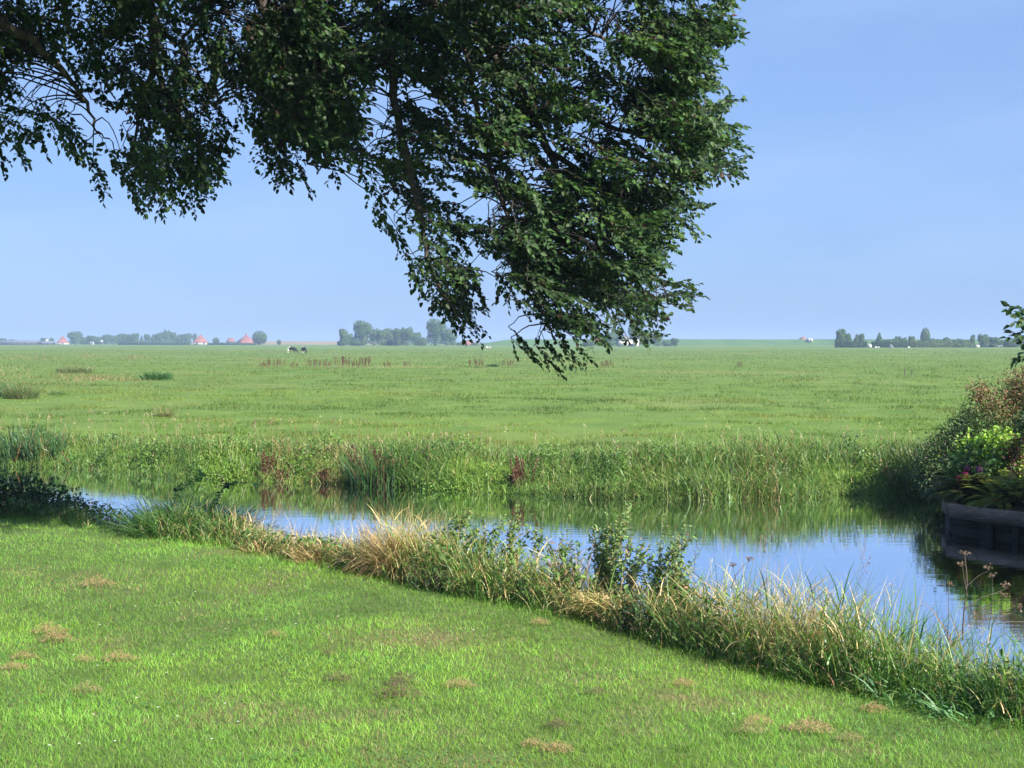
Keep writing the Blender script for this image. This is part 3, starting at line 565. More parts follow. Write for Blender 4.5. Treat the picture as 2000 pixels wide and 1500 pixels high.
P = bank(860, .1); herb('nettle_patch', 'dark green nettle patch in front of the tallest straw tuft', 'nettles', P, [(rng.uniform(-.3, .3), rng.uniform(-.1, .1), rng.uniform(.12, .3)) for _ in range(26)], .045, .02, 14, [(.03, .085, .025), (.05, .12, .03)], [2, 1], None, .25)
for (px, off, py, lab, n) in [(1600, .8, 1130, 'bluish green reed stand with upright tips right of the gold tuft', 160), (1720, .8, 1165, 'tall reed stand with grey seed heads against the water at right', 200), (1830, .7, 1215, 'upright fresh green reed stand left of the dead umbellifer', 130), (1975, .7, 1225, 'green reed stand at the right edge below the wooden quay', 200), (1400, .85, 1135, 'reed stand mixed with straw just right of the willowherb', 200)]:
    P = bank(px, off); grass_tuft('reed_stand', lab, 'reeds', P, top_h(P, py) * .95, .25, n, [(.09, .2, .06), LGR, YEL], [4, 3, 1], (.008, .015), (0, .3), (.2, 1.2), 'green reed stands at the near water edge')
P = bank(1790, .0); grass_tuft('reed_clump', 'broad-leaved pale green reeds arching over the lawn edge at right', 'reed clump', P + np.array([0, .05, 0]), .34, .3, 120, [(.16, .30, .12), (.12, .25, .10)], [1, 1], (.012, .022), (.3, .9), (.7, 1.5))
P = bank(1950, .02); grass_tuft('reed_clump', 'broad-leaved reeds hanging over the lawn at the right edge of the view', 'reed clump', P + np.array([0, .05, 0]), .36, .35, 160, [(.14, .28, .11), (.10, .22, .08)], [1, 1], (.012, .022), (.2, .9), (.7, 1.5))
P = bank(1640, .15); grass_tuft('reed_clump', 'dark green grassy clump with dead stalks at its foot, right of centre', 'reed clump', P, .34, .3, 500, [(.05, .12, .03), (.10, .18, .04), STR], [3, 2, .5], (.006, .012), (0, .7), (.5, 1.5))

# dead umbellifer at the right
P = bank(1880, .75); t = thing('dead_umbellifer', 'dead brown umbellifer with branched stems and seed heads over the water', 'dead plant', P); S = Acc(); Hd = Acc()
def umb(pts, rad, head=True):
    W3 = np.array([np.array(A(x, y, P[1] + dy)) - P for x, y, dy in pts]); ii = np.linspace(0, len(W3) - 1, 10)
    pp = np.stack([np.interp(ii, range(len(W3)), W3[:, q]) for q in range(3)], 1); pp[1:-1] = (pp[:-2] + pp[2:]) / 4 + pp[1:-1] / 2
    tube(S, pp, np.linspace(rad, rad * .5, 10), 5)
    if head:
        Hd = Acc()
        for k in range(9):
            v = unit(np.array([rng.normal(), rng.normal(), 1.1])) * rng.uniform(.02, .045); tube(Hd, [pp[-1], pp[-1] + v], [.0012, .001], 3)
            for _ in range(5):
                q = pp[-1] + v; leaves(Hd, [q], [rng.normal(size=3) + [0, 0, .8]], [[0, 1, .2]], .012, .006, [(.22, .15, .11)])
        Hd.build('seed_head', M_reed, t)
umb([(1880, 1250, 0), (1882, 1200, 0), (1890, 1135, .02), (1884, 1085, .04)], .006)
umb([(1888, 1145, .02), (1910, 1125, 0), (1932, 1114, -.03)], .004); umb([(1884, 1190, 0), (1920, 1165, 0), (1940, 1160, 0), (1965, 1150, 0)], .004)
umb([(1890, 1165, 0), (1882, 1125, 0), (1880, 1108, 0)], .003); umb([(1900, 1205, 0), (1940, 1175, 0), (1962, 1168, 0)], .003); umb([(1850, 1260, 0), (1853, 1200, 0), (1852, 1148, 0)], .003)
umb([(1930, 1230, .1), (1938, 1190, .1), (1938, 1130, .1)], .003); umb([(1925, 1212, .1), (1970, 1200, .1), (1990, 1192, .1)], .003)
umb([(2010, 1215, 0), (1960, 1214, 0), (1930, 1200, 0)], .004, False)
S.build('stem', M_twig, t)
P = bank(1530, .95); t = thing('dead_umbellifer', 'small thin dead umbellifer against open water above the gold tuft', 'dead plant', P); S = Acc(); Hd = Acc()
umb([(1440, 1180, 0), (1438, 1140, 0), (1432, 1108, 0)], .0025); umb([(1438, 1150, 0), (1458, 1110, 0), (1462, 1098, 0)], .002)
S.build('stem', M_twig, t)

# ------------------------------------------------------------------ far-bank plants
def farbank(px, off):
    Y = 28.0
    for _ in range(30): Y = float(far_edge((px - 1000) / FPX * Y)) + off
    X = (px - 1000) / FPX * Y; return np.array([X, Y, WATER - .03 if off < .3 else max(float(ground_z(X, Y)), WATER - .03)])
for (px, py, n, lab) in [(28, 832, 330, 'left iris clump with long blue-green sword leaves on the far bank'), (85, 835, 260, 'right iris clump with browning sword leaves on the far bank')]:
    P = farbank(px, .2); grass_tuft('iris_clump', lab, 'iris', P, top_h(P, py) * 1.15, .42, n, [(.07, .16, .06), (.05, .12, .04), (.11, .19, .06), (.28, .16, .08)], [4, 3, 2, 1.2], (.02, .036), (0, .5), (0, .6), 'iris clumps on the far bank')
P = farbank(150, .1); grass_tuft('iris_clump', 'small ragged sedge clump with a dead leaf right of the irises', 'sedge', P, top_h(P, 865), .25, 90, [(.08, .18, .05), (.3, .2, .1)], [3, 1], (.015, .03), (0, .8), (.2, 1.2))
DOCK = [(.14, .065, .045), (.18, .09, .055), (.10, .05, .035)]
def dock_mesh(h, n=5, spread=.14):
    a = Acc()
    for k in range(n):
        b = np.array([rng.uniform(-spread, spread), rng.uniform(-spread, spread), 0]); tp = b + [rng.normal(0, h * .12), rng.normal(0, h * .1), h * rng.uniform(.7, 1.05)]
        tube(a, [b, (b + tp) / 2, tp], [.007, .006, .003], 4, (.18, .08, .05))
        m_ = 90; s = rng.uniform(.35, 1, m_)[:, None]; Q = b * (1 - s) + tp * s + rng.normal(0, .03, (m_, 3)) * (1.2 - s)
        leaves(a, Q, rng.normal(size=(m_, 3)) + [0, 0, .6], rng.normal(size=(m_, 3)), rng.uniform(.02, .05, m_), .025, pick(DOCK, [2, 2, 1], m_))
    return a
for (px, off, py, nst, lab) in [(517, .1, 885, 5, 'rusty red dock standing left of the dry stalks on the far bank'), (550, .1, 915, 4, 'low rusty brown dock right beside the red one on the far bank'), (694, .1, 888, 5, 'rusty dock between straw stems and the dark sedges on the far bank'), (625, .05, 915, 3, 'short brown dock at the waterline below straw stems'),
                           (720, .25, 872, 5, 'dark brown dock behind the sedges on the far bank'), (765, .2, 880, 5, 'dark brown dock in the middle of the green sedges'), (1022, .1, 887, 6, 'tall dark dock beside the light green mat on the far bank'), (1000, .1, 920, 4, 'short dark dock left of the tall one by the light green mat')]:
    P = farbank(px, off); a = dock_mesh(top_h(P, py), nst + 2); o = a.build('dock_plant', M_herb); o.location = P; tag(o, lab, 'dock plant', 'dock plants on the far bank')
P = farbank(745, .15); grass_tuft('sedge_clump', 'deep green sedge clump with tall leaves standing in the water', 'sedge', P, top_h(P, 868), .75, 900, [(.06, .16, .035), (.04, .10, .03), (.15, .09, .05)], [4, 2, 1], (.012, .024), (0, .3), (.1, .9))
P = farbank(900, .05); shrub('watercress_mat', 'low light green leafy mat spreading on the waterline mid bank', 'water plant', P, [(-.2, 0, .08, .6, .35, .14), (.6, 0, .08, .5, .3, .2)], 2400, .06, .03, [(.17, .30, .05), (.12, .24, .05)], [2, 1], 3)
P = farbank(450, .05); shrub('watercress_mat', 'yellow-green leafy mat at the waterline left of the red dock', 'water plant', P, [(-.2, 0, .06, .5, .3, .12), (.3, 0, .06, .3, .3, .12)], 1500, .06, .03, [(.2, .32, .05), (.14, .26, .05)], [2, 1], 3)

# docks and rush tufts out in the pasture
protos = []
for k in range(3):
    a = dock_mesh(.72, 9, .42); protos.append(a.build('pasture_dock', M_herb))
used = set(); k = 0
PD = [(515, .8), (535, 1.0), (548, .9), (575, .7), (608, .9), (622, .8), (640, .9), (664, 1.2), (672, 1.0), (692, .9), (706, 1.0), (714, 1.1), (755, .8), (795, .7), (922, .9), (935, 1.0), (988, .8), (1000, .8), (1180, .8), (1190, .8), (1445, .6)]
wh = ['leftmost in the line', 'second from the left', 'third from the left', 'low and greenish, fourth from the left', 'left end of the group right of the cows', 'second in the group right of the cows', 'middle of the group right of the cows', 'tall dark red one near the group\'s centre', 'beside the tall dark red one', 'left of the reddest pair', 'left of the reddest pair\'s tallest', 'tallest of the reddest pair', 'lone one past the reddest pair', 'small one below the leftmost grove gap', 'left one under the drooping branch', 'right one under the drooping branch', 'left twin beneath the lowest twigs', 'right twin beneath the lowest twigs', 'left twin right of the lowest twigs', 'right twin right of the lowest twigs', 'rightmost small one, alone']
for i, (px, s) in enumerate(PD):
    k = i % 3; o = protos[k] if k not in used else protos[k].copy()
    if k in used: COL.objects.link(o)
    used.add(k); g = G(px, 719 - (i * 7 % 3), FIELD); o.location = (g[0], g[1], FIELD - .02); o.scale = (s * 1.1, s * 1.1, s * 1.25); o.rotation_euler = (0, 0, i * 1.7)
    tag(o, 'rusty dock in the far pasture, ' + wh[i], 'dock plant', 'rusty docks in the pasture')
def ptuft(px, py, wpx, hpx, cols, probs, lab, n=600, name='rush_tuft', cat='tuft', width=(.01, .02)):
    g = G(px, py, FIELD); s = g[1] / FPX; P = np.array([g[0], g[1], FIELD - .02])
    return grass_tuft(name, lab, cat, P, hpx * s * 1.15, wpx * s * .45, n, cols, probs, width, (0, .7), (.3, 1.3))
ptuft(305, 742, 62, 20, [(.06, .15, .04), (.09, .2, .05)], [1, 1], 'dense dark green thistle clump standing alone in the left pasture', 900, 'thistle_clump', 'thistles', (.02, .05))
ptuft(145, 728, 80, 14, [(.09, .13, .04), (.17, .16, .06)], [2, 1], 'olive rush tuft above the tan patch in the left pasture', 700, width=(.02, .04))
ptuft(40, 778, 70, 34, [(.10, .17, .05), (.16, .20, .07), (.2, .12, .07)], [3, 2, 1], 'tall rough grass tuft at the left edge of the pasture', 900)
ptuft(110, 772, 40, 14, [(.10, .2, .05), (.16, .20, .07)], [3, 2], 'green grass tuft right of the tall rough one at pasture left', 400)
ptuft(320, 812, 40, 12, [(.2, .17, .07), (.12, .16, .05)], [1, 1], 'small brownish tuft in the pasture above the far bank', 400)
ptuft(962, 716, 26, 8, [(.06, .13, .05)], [1], 'low dark green tuft between docks under the hanging twigs', 300, width=(.02, .05))
ptuft(4, 775, 24, 40, [(.05, .13, .05)], [1], 'bluish green rush tuft cut by the left edge of the view', 300)
for px, lab in ((1767, 'left weathered post in the distant pasture'), (1781, 'right weathered post in the distant pasture')):
    g = G(px, 733, FIELD); a = Acc(); tube(a, [(0, 0, -.1), (.01, 0, .35), (.02, 0, .42)], [.035, .035, .02], 6, (.2, .18, .15)); box(a, (.0, 0, .30), (.12, .03, .04)); o = a.build('field_post', M_twig); o.location = (g[0], g[1], FIELD); tag(o, lab, 'post', 'posts in the pasture')

a = Acc(); n = 2600; X = rng.uniform(-11, 9, n); Y = far_edge(X) - rng.random(n) ** 2.2 * 1.6 + .1; k = fbm(X * 1.5, Y * 2, 101) > .5; X, Y = X[k], Y[k]
m_ = 160; X = np.concatenate([X, rng.uniform(-6, 6, m_)]); Y = np.concatenate([Y, near_edge(X[-m_:]) + rng.uniform(1.5, 9, m_)]); k = Y < far_edge(X) + .1; X, Y = X[k], Y[k]; n = len(X)
az = rot_rand(n); leaves(a, np.stack([X, Y, 0 * X + WATER + .006], 1), np.stack([np.cos(az), np.sin(az), 0 * az], 1), np.tile([0, 0, 1.0], (n, 1)), rng.uniform(.015, .045, n), rng.uniform(.01, .03, n), pick([(.13, .22, .05), (.25, .2, .08), (.09, .15, .04)], [3, 1, 2], n), fold=.02, curl=.01)
tag(a.build('floating_leaves', M_herb), 'small floating leaves and duckweed gathered along the far waterline', 'floating leaves', kind='stuff')
# ------------------------------------------------------------------ timber quay and garden corner on the right
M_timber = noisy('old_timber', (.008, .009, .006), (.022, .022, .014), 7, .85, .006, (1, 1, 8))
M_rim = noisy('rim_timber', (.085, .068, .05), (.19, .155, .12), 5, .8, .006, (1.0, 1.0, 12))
M_soil = noisy('garden_soil', (.03, .024, .018), (.06, .05, .035), 9, .95, .02)
c0 = np.array(G(1862, 1036, WATER)[:2])
edge = np.array([[8.3, 27.5], [7.55, 25.3], [6.98, 23.6], [c0[0], c0[1]], [7.05, 22.1], [7.55, 21.35], [8.2, 20.7], [9.2, 20.2], [11, 20.0], [14, 20.2]])
zt = -.20
t = thing('timber_quay', 'curved dark timber quay holding the garden corner above the water', 'quay', (edge[3][0], edge[3][1], WATER)); L0 = np.array([edge[3][0], edge[3][1], WATER])
seg_a, seg_r, seg_p = Acc(), Acc(), []
for i in range(len(edge) - 1):
    p, q = edge[i], edge[i + 1]; d = q - p; ln = np.linalg.norm(d); rz = math.atan2(d[1], d[0]); mid = (p + q) / 2
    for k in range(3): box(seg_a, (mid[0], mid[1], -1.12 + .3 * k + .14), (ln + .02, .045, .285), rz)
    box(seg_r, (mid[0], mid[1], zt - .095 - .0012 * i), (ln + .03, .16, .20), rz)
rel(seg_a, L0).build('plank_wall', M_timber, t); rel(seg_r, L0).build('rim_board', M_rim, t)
for i in range(len(edge) - 1):
    for f in (.25, .75):
        p = edge[i] * (1 - f) + edge[i + 1] * f; d = edge[i + 1] - edge[i]; nrm = np.array([d[1], -d[0]]) / np.linalg.norm(d) * -.07
        if nrm[1] > 0 and p[0] > 7: nrm = -nrm
        a = Acc(); tube(a, [(p[0] + nrm[0], p[1] + nrm[1], -1.1), (p[0] + nrm[0], p[1] + nrm[1], zt - .2)], [.05, .048], 8); rel(a, L0).build('post', M_timber, t)
a = Acc(); inner = np.concatenate([edge, [[14, 27.5]]]); nI = len(inner); cc = inner.mean(0); cc = np.array([10.5, 24.0])
V = np.concatenate([[[cc[0], cc[1], .1]], np.column_stack([inner, np.full(nI, zt - .075)]), np.column_stack([inner, np.full(nI, -1.2)])])
fk = [[0, 1 + i, 1 + (i + 1) % nI] for i in range(nI)]; fq = [[1 + i, 1 + (i + 1) % nI, 1 + nI + (i + 1) % nI, 1 + nI + i] for i in range(nI)]
a.add(V, [np.array(fk), np.array(fq)]); a.build('garden_bed', M_soil)['kind'] = 'structure'

def frond_plant(name, lab, P, n, L, cols, group):
    a = Acc()
    for k in range(n):
        az = rng.uniform(0, 6.28); lean = rng.uniform(.1, 1.0); s = np.linspace(0, 1, 12); ph = lean + 1.4 * s
        LL = L * rng.uniform(.7, 1.1); r = np.cumsum(np.sin(ph)) * LL / 12; z = np.cumsum(np.cos(ph)) * LL / 12
        pp = np.stack([r * math.cos(az), r * math.sin(az), z], 1); tube(a, pp, np.linspace(.006, .002, 12), 3, (.2, .16, .06))
        nl = 40; ii = np.linspace(1.5, 11, nl); Q = np.stack([np.interp(ii, range(12), pp[:, q]) for q in range(3)], 1)
        side = np.array([-math.sin(az), math.cos(az), 0.0]) * np.where(np.arange(nl) % 2, 1, -1)[:, None]; fwd = unit(np.gradient(pp, axis=0)).mean(0)
        wl = .17 * L * np.sin(np.clip(ii / 11, .08, .97) * math.pi) ** .7 + .01
        leaves(a, Q, side + fwd * .5, np.tile([0, 0, 1.0], (nl, 1)), wl, wl * .28, pick(cols, [2, 1, 1], nl, .15))
    o = a.build(name, M_herb); o.location = P; return tag(o, lab, 'fern', group)
FG = [(.20, .24, .05), (.36, .30, .07), (.12, .2, .05)]; FD = [(.07, .13, .03), (.12, .16, .04), (.2, .15, .05)]
for (px, py, n, L, cols, lab) in [(1965, 985, 40, .72, FG, 'golden-yellow fern spilling over the quay rim at the right edge'), (1905, 955, 38, .75, FD, 'dark green fern behind the quay corner below the pink flowers'), (1885, 945, 30, .62, FD, 'olive fern at the very tip of the quay corner'), (2000, 960, 40, .85, FG, 'yellowing fern half cut off by the right edge of the view'), (1935, 975, 30, .6, [(.22, .14, .05), (.15, .17, .04), (.3, .2, .06)], 'browning fern low between the dark and golden ferns')]:
    Y = 23.0 if px < 1950 else 22.3; X = (px - 1000) / FPX * Y; frond_plant('fern', lab, (X, Y + (.2 if px > 1890 else .3), zt - .02), n, L, cols, 'ferns on the quay corner')
# shrubs
def at(px, Y, z): return np.array([(px - 1000) / FPX * Y, Y, z])
hb = at(1895, 23.5, zt)
t = shrub('hydrangea', 'hydrangea with magenta flower heads at the quay corner', 'flowering shrub', hb, [(-.05, 0, .35, .3, .3, .3), (.2, .1, .45, .3, .3, .3)], 900, .09, .06, [(.05, .11, .03), (.09, .14, .04)], [2, 1], 8)
for (px, py, r, cs) in [(1874, 934, .045, (.34, .03, .11)), (1884, 927, .05, (.38, .04, .12)), (1889, 915, .04, (.25, .07, .13)), (1912, 917, .05, (.26, .12, .18)), (1876, 940, .035, (.34, .03, .11))]:
    a = Acc(); n = 90; d = unit(rng.normal(size=(n, 3))); c = np.array(A(px, py, 23.1)) - hb; leaves(a, c + d * r, unit(np.cross(d, rng.normal(size=(n, 3)))), d, .035, .03, pick([cs], [1], n)); a.build('flower_head', M_petal, t)
shrub('lime_shrub', 'bright lime green leafy shrub glowing in sun behind the ferns', 'shrub', at(1940, 24.0, zt), [(-.22, 0, .72, .26, .3, .22), (.12, 0, .80, .26, .3, .20), (.3, 0, .6, .2, .3, .25), (-.1, 0, .4, .3, .3, .3), (-.45, 0, .4, .2, .2, .2)], 3200, .075, .055, [(.28, .42, .06), (.20, .34, .05), (.12, .22, .05)], [3, 2, 1], 10)
shrub('red_leaved_shrub', 'small dark red leaved shrub beside the lime green one', 'shrub', at(1982, 23.7, zt), [(0, 0, .55, .14, .2, .3), (.1, 0, .8, .15, .2, .15)], 420, .06, .035, [(.13, .03, .03), (.08, .03, .03)], [2, 1], 6)
shrub('dark_shrub', 'dark green broadleaf shrub at the right edge behind lime shrub', 'shrub', at(2025, 24.6, zt), [(0, 0, .6, .5, .5, .6), (.2, 0, 1.0, .5, .5, .5)], 2600, .075, .05, [(.03, .07, .025), (.05, .10, .03)], [2, 1], 10)
# big loose shrub, rusty tops
def rusty(Q, c):
    k = smooth((Q[:, 2] + Q[:, 0] * .25 - 1.0) / .5) * .62; s = rng.random(len(Q)) < k; c[s] = pick([(.26, .15, .09), (.30, .19, .10), (.20, .12, .08)], [2, 1, 1], s.sum()); return c
P = at(1925, 26.2, zt); shrub('rust_topped_shrub', 'large loose shrub with rusty brown shoots on top beside the canal', 'shrub', P, [(-.1, 0, .6, .8, .6, .6), (.5, .1, 1.1, .7, .6, .6), (.0, 0, 1.25, .42, .4, .35), (.65, .1, 1.65, .38, .4, .36), (.95, .1, 1.6, .5, .5, .45), (-.25, .0, 1.0, .3, .3, .3), (-.1, 0, 1.62, .2, .2, .16), (.2, -.2, .8, .6, .4, .5)], 19000, .055, .027, [(.11, .18, .05), (.16, .21, .07), (.21, .22, .09)], [3, 3, 1], 46, colfun=rusty, shell=.1)
P = at(1850, 26.0, zt - .2); shrub('willow_shrub', 'dark dense shrub drooping to the water left of rusty shrub', 'shrub', P, [(-.15, 0, .62, .42, .4, .42), (.2, 0, .9, .42, .4, .42), (.45, 0, 1.15, .32, .4, .32), (-.32, -.1, .3, .25, .4, .4), (.2, -.2, .3, .5, .5, .5)], 11000, .055, .03, [(.065, .12, .045), (.09, .15, .055), (.14, .16, .07), (.15, .11, .10)], [4, 3, 1, .5], 24)

# ------------------------------------------------------------------ the big tree overhead
def inpoly(px, py, poly):
    p = np.array(poly, float); x1, y1 = p[:, 0], p[:, 1]; x2, y2 = np.roll(x1, -1), np.roll(y1, -1)
    c = ((y1 > py[:, None]) != (y2 > py[:, None])) & (px[:, None] < (x2 - x1) * (py[:, None] - y1) / (y2 - y1 + 1e-9) + x1)
    return c.sum(1) % 2 == 1
POLY = [  # regions of hanging foliage: outline in picture units, twigs, leaves hang direction
    ([(-260, -60), (-260, 300), (-40, 320), (35, 305), (60, 215), (120, 285), (200, 255), (250, 330), (300, 300), (380, 270), (420, 150), (400, -60)], 185, (.45, -.8)),
    ([(380, -60), (400, 100), (440, 170), (500, 260), (560, 330), (620, 350), (690, 285), (708, 170), (720, -60)], 175, (.45, -.7)),
    ([(500, 60), (520, 200), (600, 260), (660, 160), (660, 30)], 60, (.3, -1)),
    ([(225, 180), (250, 370), (295, 370), (400, 360), (425, 270), (400, 170)], 30, (.35, -1)),
    ([(700, -60), (690, 60), (735, 190), (745, 330), (780, 420), (850, 440), (930, 470), (1010, 550), (1100, 540), (1260, 520), (1290, 400), (1330, 310), (1380, 300), (1390, 60), (1400, -60)], 580, (.8, -.4)),
    ([(1180, -60), (1230, 130), (1340, 130), (1425, 60), (1410, -60)], 52, (1, -.1)),
    ([(1230, 190), (1250, 330), (1350, 345), (1430, 310), (1400, 190), (1330, 160)], 42, (1, -.1)),
    ([(1160, 420), (1180, 540), (1290, 470), (1350, 400), (1300, 370)], 30, (1, -.3)),
    ([(1010, 540), (1040, 620), (1130, 640), (1260, 600), (1345, 560), (1260, 500), (1100, 500)], 60, (.9, -.35)),
    ([(790, 440), (840, 520), (862, 590), (910, 620), (930, 560), (880, 470)], 15, (.6, -.7)),
]
TIPS = [(10, 320), (5, 250), (90, 290), (85, 240), (150, 300), (195, 345), (230, 330), (262, 385), (275, 395), (300, 370), (345, 375), (380, 378), (415, 360), (425, 310), (455, 275), (330, 330), (200, 372), (130, 250), (440, 235),
        (505, 265), (560, 345), (600, 360), (655, 340), (640, 300), (700, 250), (530, 300), (710, 345), (700, 290), (745, 395), (760, 450), (790, 480), (820, 560), (850, 600), (880, 625), (905, 645), (935, 655), (915, 600), (865, 560), (840, 500), (760, 460),
        (1040, 680), (1045, 700), (1095, 690), (1130, 705), (1110, 660), (1075, 640), (1060, 600), (1180, 665), (1160, 640), (1215, 655), (1260, 650), (1290, 655), (1300, 620), (1340, 590), (1365, 575), (1320, 560), (1290, 545), (1200, 620), (1140, 620), (1020, 590),
        (1355, 425), (1340, 380), (1365, 350), (1300, 420), (1290, 480), (1300, 505), (1450, 320), (1430, 335), (1445, 245), (1425, 275), (1400, 210), (1440, 200), (1380, 345), (1350, 180), (1380, 165), (1445, 55), (1420, 90), (1440, 30), (1400, 130), (1410, 10), (1330, 150), (1290, 170), (945, 590), (990, 580), (1090, 715), (1150, 690), (1270, 575)]
LIMBS_PX = [
    [(-260, -40, 13.6), (-60, 20, 14), (0, 45, 14.2), (60, 72, 14.5), (120, 130, 14.8), (170, 200, 15), (190, 260, 15.1)],
    [(200, -300, 14), (480, -60, 15), (540, 60, 15.2), (590, 170, 15.4), (610, 260, 15.5), (600, 320, 15.6)],
    [(200, -300, 14), (270, -60, 14.7), (302, 40, 15), (305, 110, 15), (300, 140, 15), (275, 185, 15.1), (262, 250, 15.2), (270, 330, 15.2)],
    [(302, 120, 15), (330, 200, 15.2), (380, 260, 15.3), (400, 320, 15.3)],
    [(480, -60, 15), (700, -80, 15.2), (900, 30, 15.5), (1010, 160, 15.6), (1080, 300, 15.6), (1110, 420, 15.7), (1140, 520, 15.7), (1160, 600, 15.7)],
    [(700, -80, 15.2), (760, 60, 15), (770, 200, 14.9), (800, 340, 14.9), (825, 430, 15), (832, 500, 15), (860, 580, 15), (905, 625, 15)],
    [(700, -80, 15.2), (1000, -60, 15.6), (1150, 60, 15.8), (1260, 120, 15.9), (1380, 80, 16)],
    [(1010, 160, 15.6), (1150, 230, 15.8), (1260, 270, 15.9), (1380, 250, 16), (1420, 300, 16)],
    [(1080, 300, 15.6), (1200, 380, 15.8), (1290, 400, 15.9)],
    [(900, 30, 15.5), (930, 200, 15.2), (960, 350, 15.1), (1020, 480, 15.1), (1060, 580, 15.2), (1080, 660, 15.2)],
    [(1110, 420, 15.7), (1200, 500, 15.8), (1300, 560, 15.9)],
    [(480, -60, 15), (400, 20, 14.7), (350, 90, 14.7), (420, 200, 14.8)],
]
TRUNK = np.array([-7.6, 11.5, 0.0])
tree = thing('beech_tree', 'large leafy beech tree hanging its branches across the upper view', 'tree', TRUNK)
tr = Acc(); tp = np.array([[0, 0, -.1], [0, 0, .4], [.05, .1, 1.6], [.1, .25, 3.2], [.3, .6, 5], [.5, .9, 7.5], [.6, 1.2, 10], [.8, 1.4, 12.3]])
tube(tr, tp, [.62, .5, .43, .38, .32, .22, .12, .05], 14); tr.build('trunk', M_bark, tree, smoothed=True)
limb_pts = []; lb = Acc()
def spl(p, n):
    p = np.array(p, float); ii = np.linspace(0, len(p) - 1, n); q = np.stack([np.interp(ii, range(len(p)), p[:, k]) for k in range(3)], 1)
    for _ in range(2): q[1:-1] = (q[:-2] + q[2:]) / 4 + q[1:-1] / 2
    return q
for i, pl in enumerate(LIMBS_PX):
    p = [A(*q) for q in pl]
    if i in (0, 1, 2): p = [tuple(TRUNK + tp[3 if i == 0 else 4])] + p
    q = spl(p, 30); wig = rng.normal(0, .012, q.shape); q[1:-1] += wig[1:-1]
    r0 = {0: .085, 1: .15, 2: .08, 4: .085, 5: .055}.get(i, .035)
    tube(lb, q - TRUNK, np.linspace(r0, .009, 30), 7)
    limb_pts.append(q[6 if i < 3 else 0:])
LP = np.concatenate(limb_pts)

LEAFCOL = [(.042, .088, .030), (.066, .128, .040), (.024, .052, .022), (.095, .15, .04), (.06, .035, .026)]
def branchlet(accL, accT, O, dirv, L=.55, nsub=9, leafL=.068, ls=None, connect=True, LPs=None, colp=(5, 5, 3, .5, .35), org=TRUNK):
    """one spray: a drooping main twig at O with alternate side twigs and leaves"""
    d = unit(np.array(dirv, float)); k = 9; s = np.linspace(0, 1, k)[:, None]
    main = O + d * L * (s - .5) + np.array([0, 0, -.10 * L]) * s ** 2 + rng.normal(0, .008, (k, 3))
    if connect:
        dist = np.linalg.norm(LPs - main[0], axis=1) + .6 * np.maximum(0, main[0, 2] - LPs[:, 2]) + rng.uniform(0, .25, len(LPs)); src = LPs[np.argmin(dist)]
        m = 8; u = np.linspace(0, 1, m)[:, None]; ln = np.linalg.norm(src - main[0])
        cn = src * (1 - u) + main[0] * u + np.array([0, 0, .14 * ln]) * np.sin(u * math.pi) + rng.normal(0, .015, (m, 3)) * np.sin(u * math.pi)
        tube(accT, cn - org, np.linspace(.0095, .0045, m), 4)
    tube(accT, main - org, np.linspace(.0045, .0018, k), 3)
    up = unit(np.array([rng.normal(0, .35), rng.normal(0, .35) - .25, 1.0])); side = unit(np.cross(d, up)); twigs = [(main, d)]
    for j in range(nsub):
        f = .12 + .8 * j / nsub; p0 = main[int(f * (k - 1))]; sg = 1 if j % 2 else -1
        dd = unit(d * .75 + side * sg * rng.uniform(.5, .95) + rng.normal(0, .18, 3)); l2 = L * (.52 - .25 * f) * rng.uniform(.7, 1.2)
        u = np.linspace(0, 1, 5)[:, None]; q = p0 + dd * l2 * u + np.array([0, 0, -.22 * l2]) * u ** 2
        tube(accT, q - org, [.0024, .002, .0018, .0015, .001], 3); twigs.append((q, dd))
    for q, dd in twigs:
        l = np.linalg.norm(q[-1] - q[0]); nl = max(4, int(l / (leafL * .46))); ii = np.linspace(.25, 1, nl) * (len(q) - 1)
        Pq = np.stack([np.interp(ii, range(len(q)), q[:, c]) for c in range(3)], 1); sg = np.where(np.arange(nl) % 2, 1.0, -1.0)[:, None]
        sg[-1] = 0
        D = unit(dd * .8 + side * sg * .85 + rng.normal(0, .3, (nl, 3)) + np.array([0, 0, -.12]))
        accL.append((Pq - org, D, np.tile(up, (nl, 1)) + rng.normal(0, .42, (nl, 3)), leafL * rng.uniform(.65, 1.15, nl)))
def flush(accL, a, colp, wr=.72, extra=None):
    Pq = np.concatenate([x[0] for x in accL]); D = np.concatenate([x[1] for x in accL]); N = np.concatenate([x[2] for x in accL]); l = np.concatenate([x[3] for x in accL])
    n = len(Pq); c = pick(LEAFCOL, colp, n, .3, .1); patch = np.array([mnoise.noise(Vector(p) * .9) for p in Pq])
    c *= (1 + .5 * patch[:, None]); y = (patch > .30) & (rng.random(n) < .35); c[y] = jit((.08, .13, .03), y.sum())
    leaves(a, Pq, D, N, l, l * wr, c); return n
TW = Acc(); LL = []
for poly, cnt, dr in POLY:
    p = np.array(poly); done = 0; tries = 0
    while done < cnt and tries < 40:
        tries += 1; qx = rng.uniform(p[:, 0].min(), p[:, 0].max(), 200); qy = rng.uniform(p[:, 1].min(), p[:, 1].max(), 200)
        ok = inpoly(qx, qy, poly) & (fbm(qx / 75, qy / 60, 111, 3) > rng.uniform(*((.30, .48) if cnt >= 150 and p[:, 0].min() > 300 else (.36, .54)), 200))
        for x, y in zip(qx[ok], qy[ok]):
            if done >= cnt: break
            done += 1; Yd = 15.4 + rng.uniform(-1.3, 1.6)
            branchlet(LL, TW, np.array(A(x, y, Yd)), (dr[0] + rng.normal(0, .45), rng.normal(0, .5), dr[1] * .75 + rng.normal(0, .3)), L=rng.uniform(.4, .65), LPs=LP)
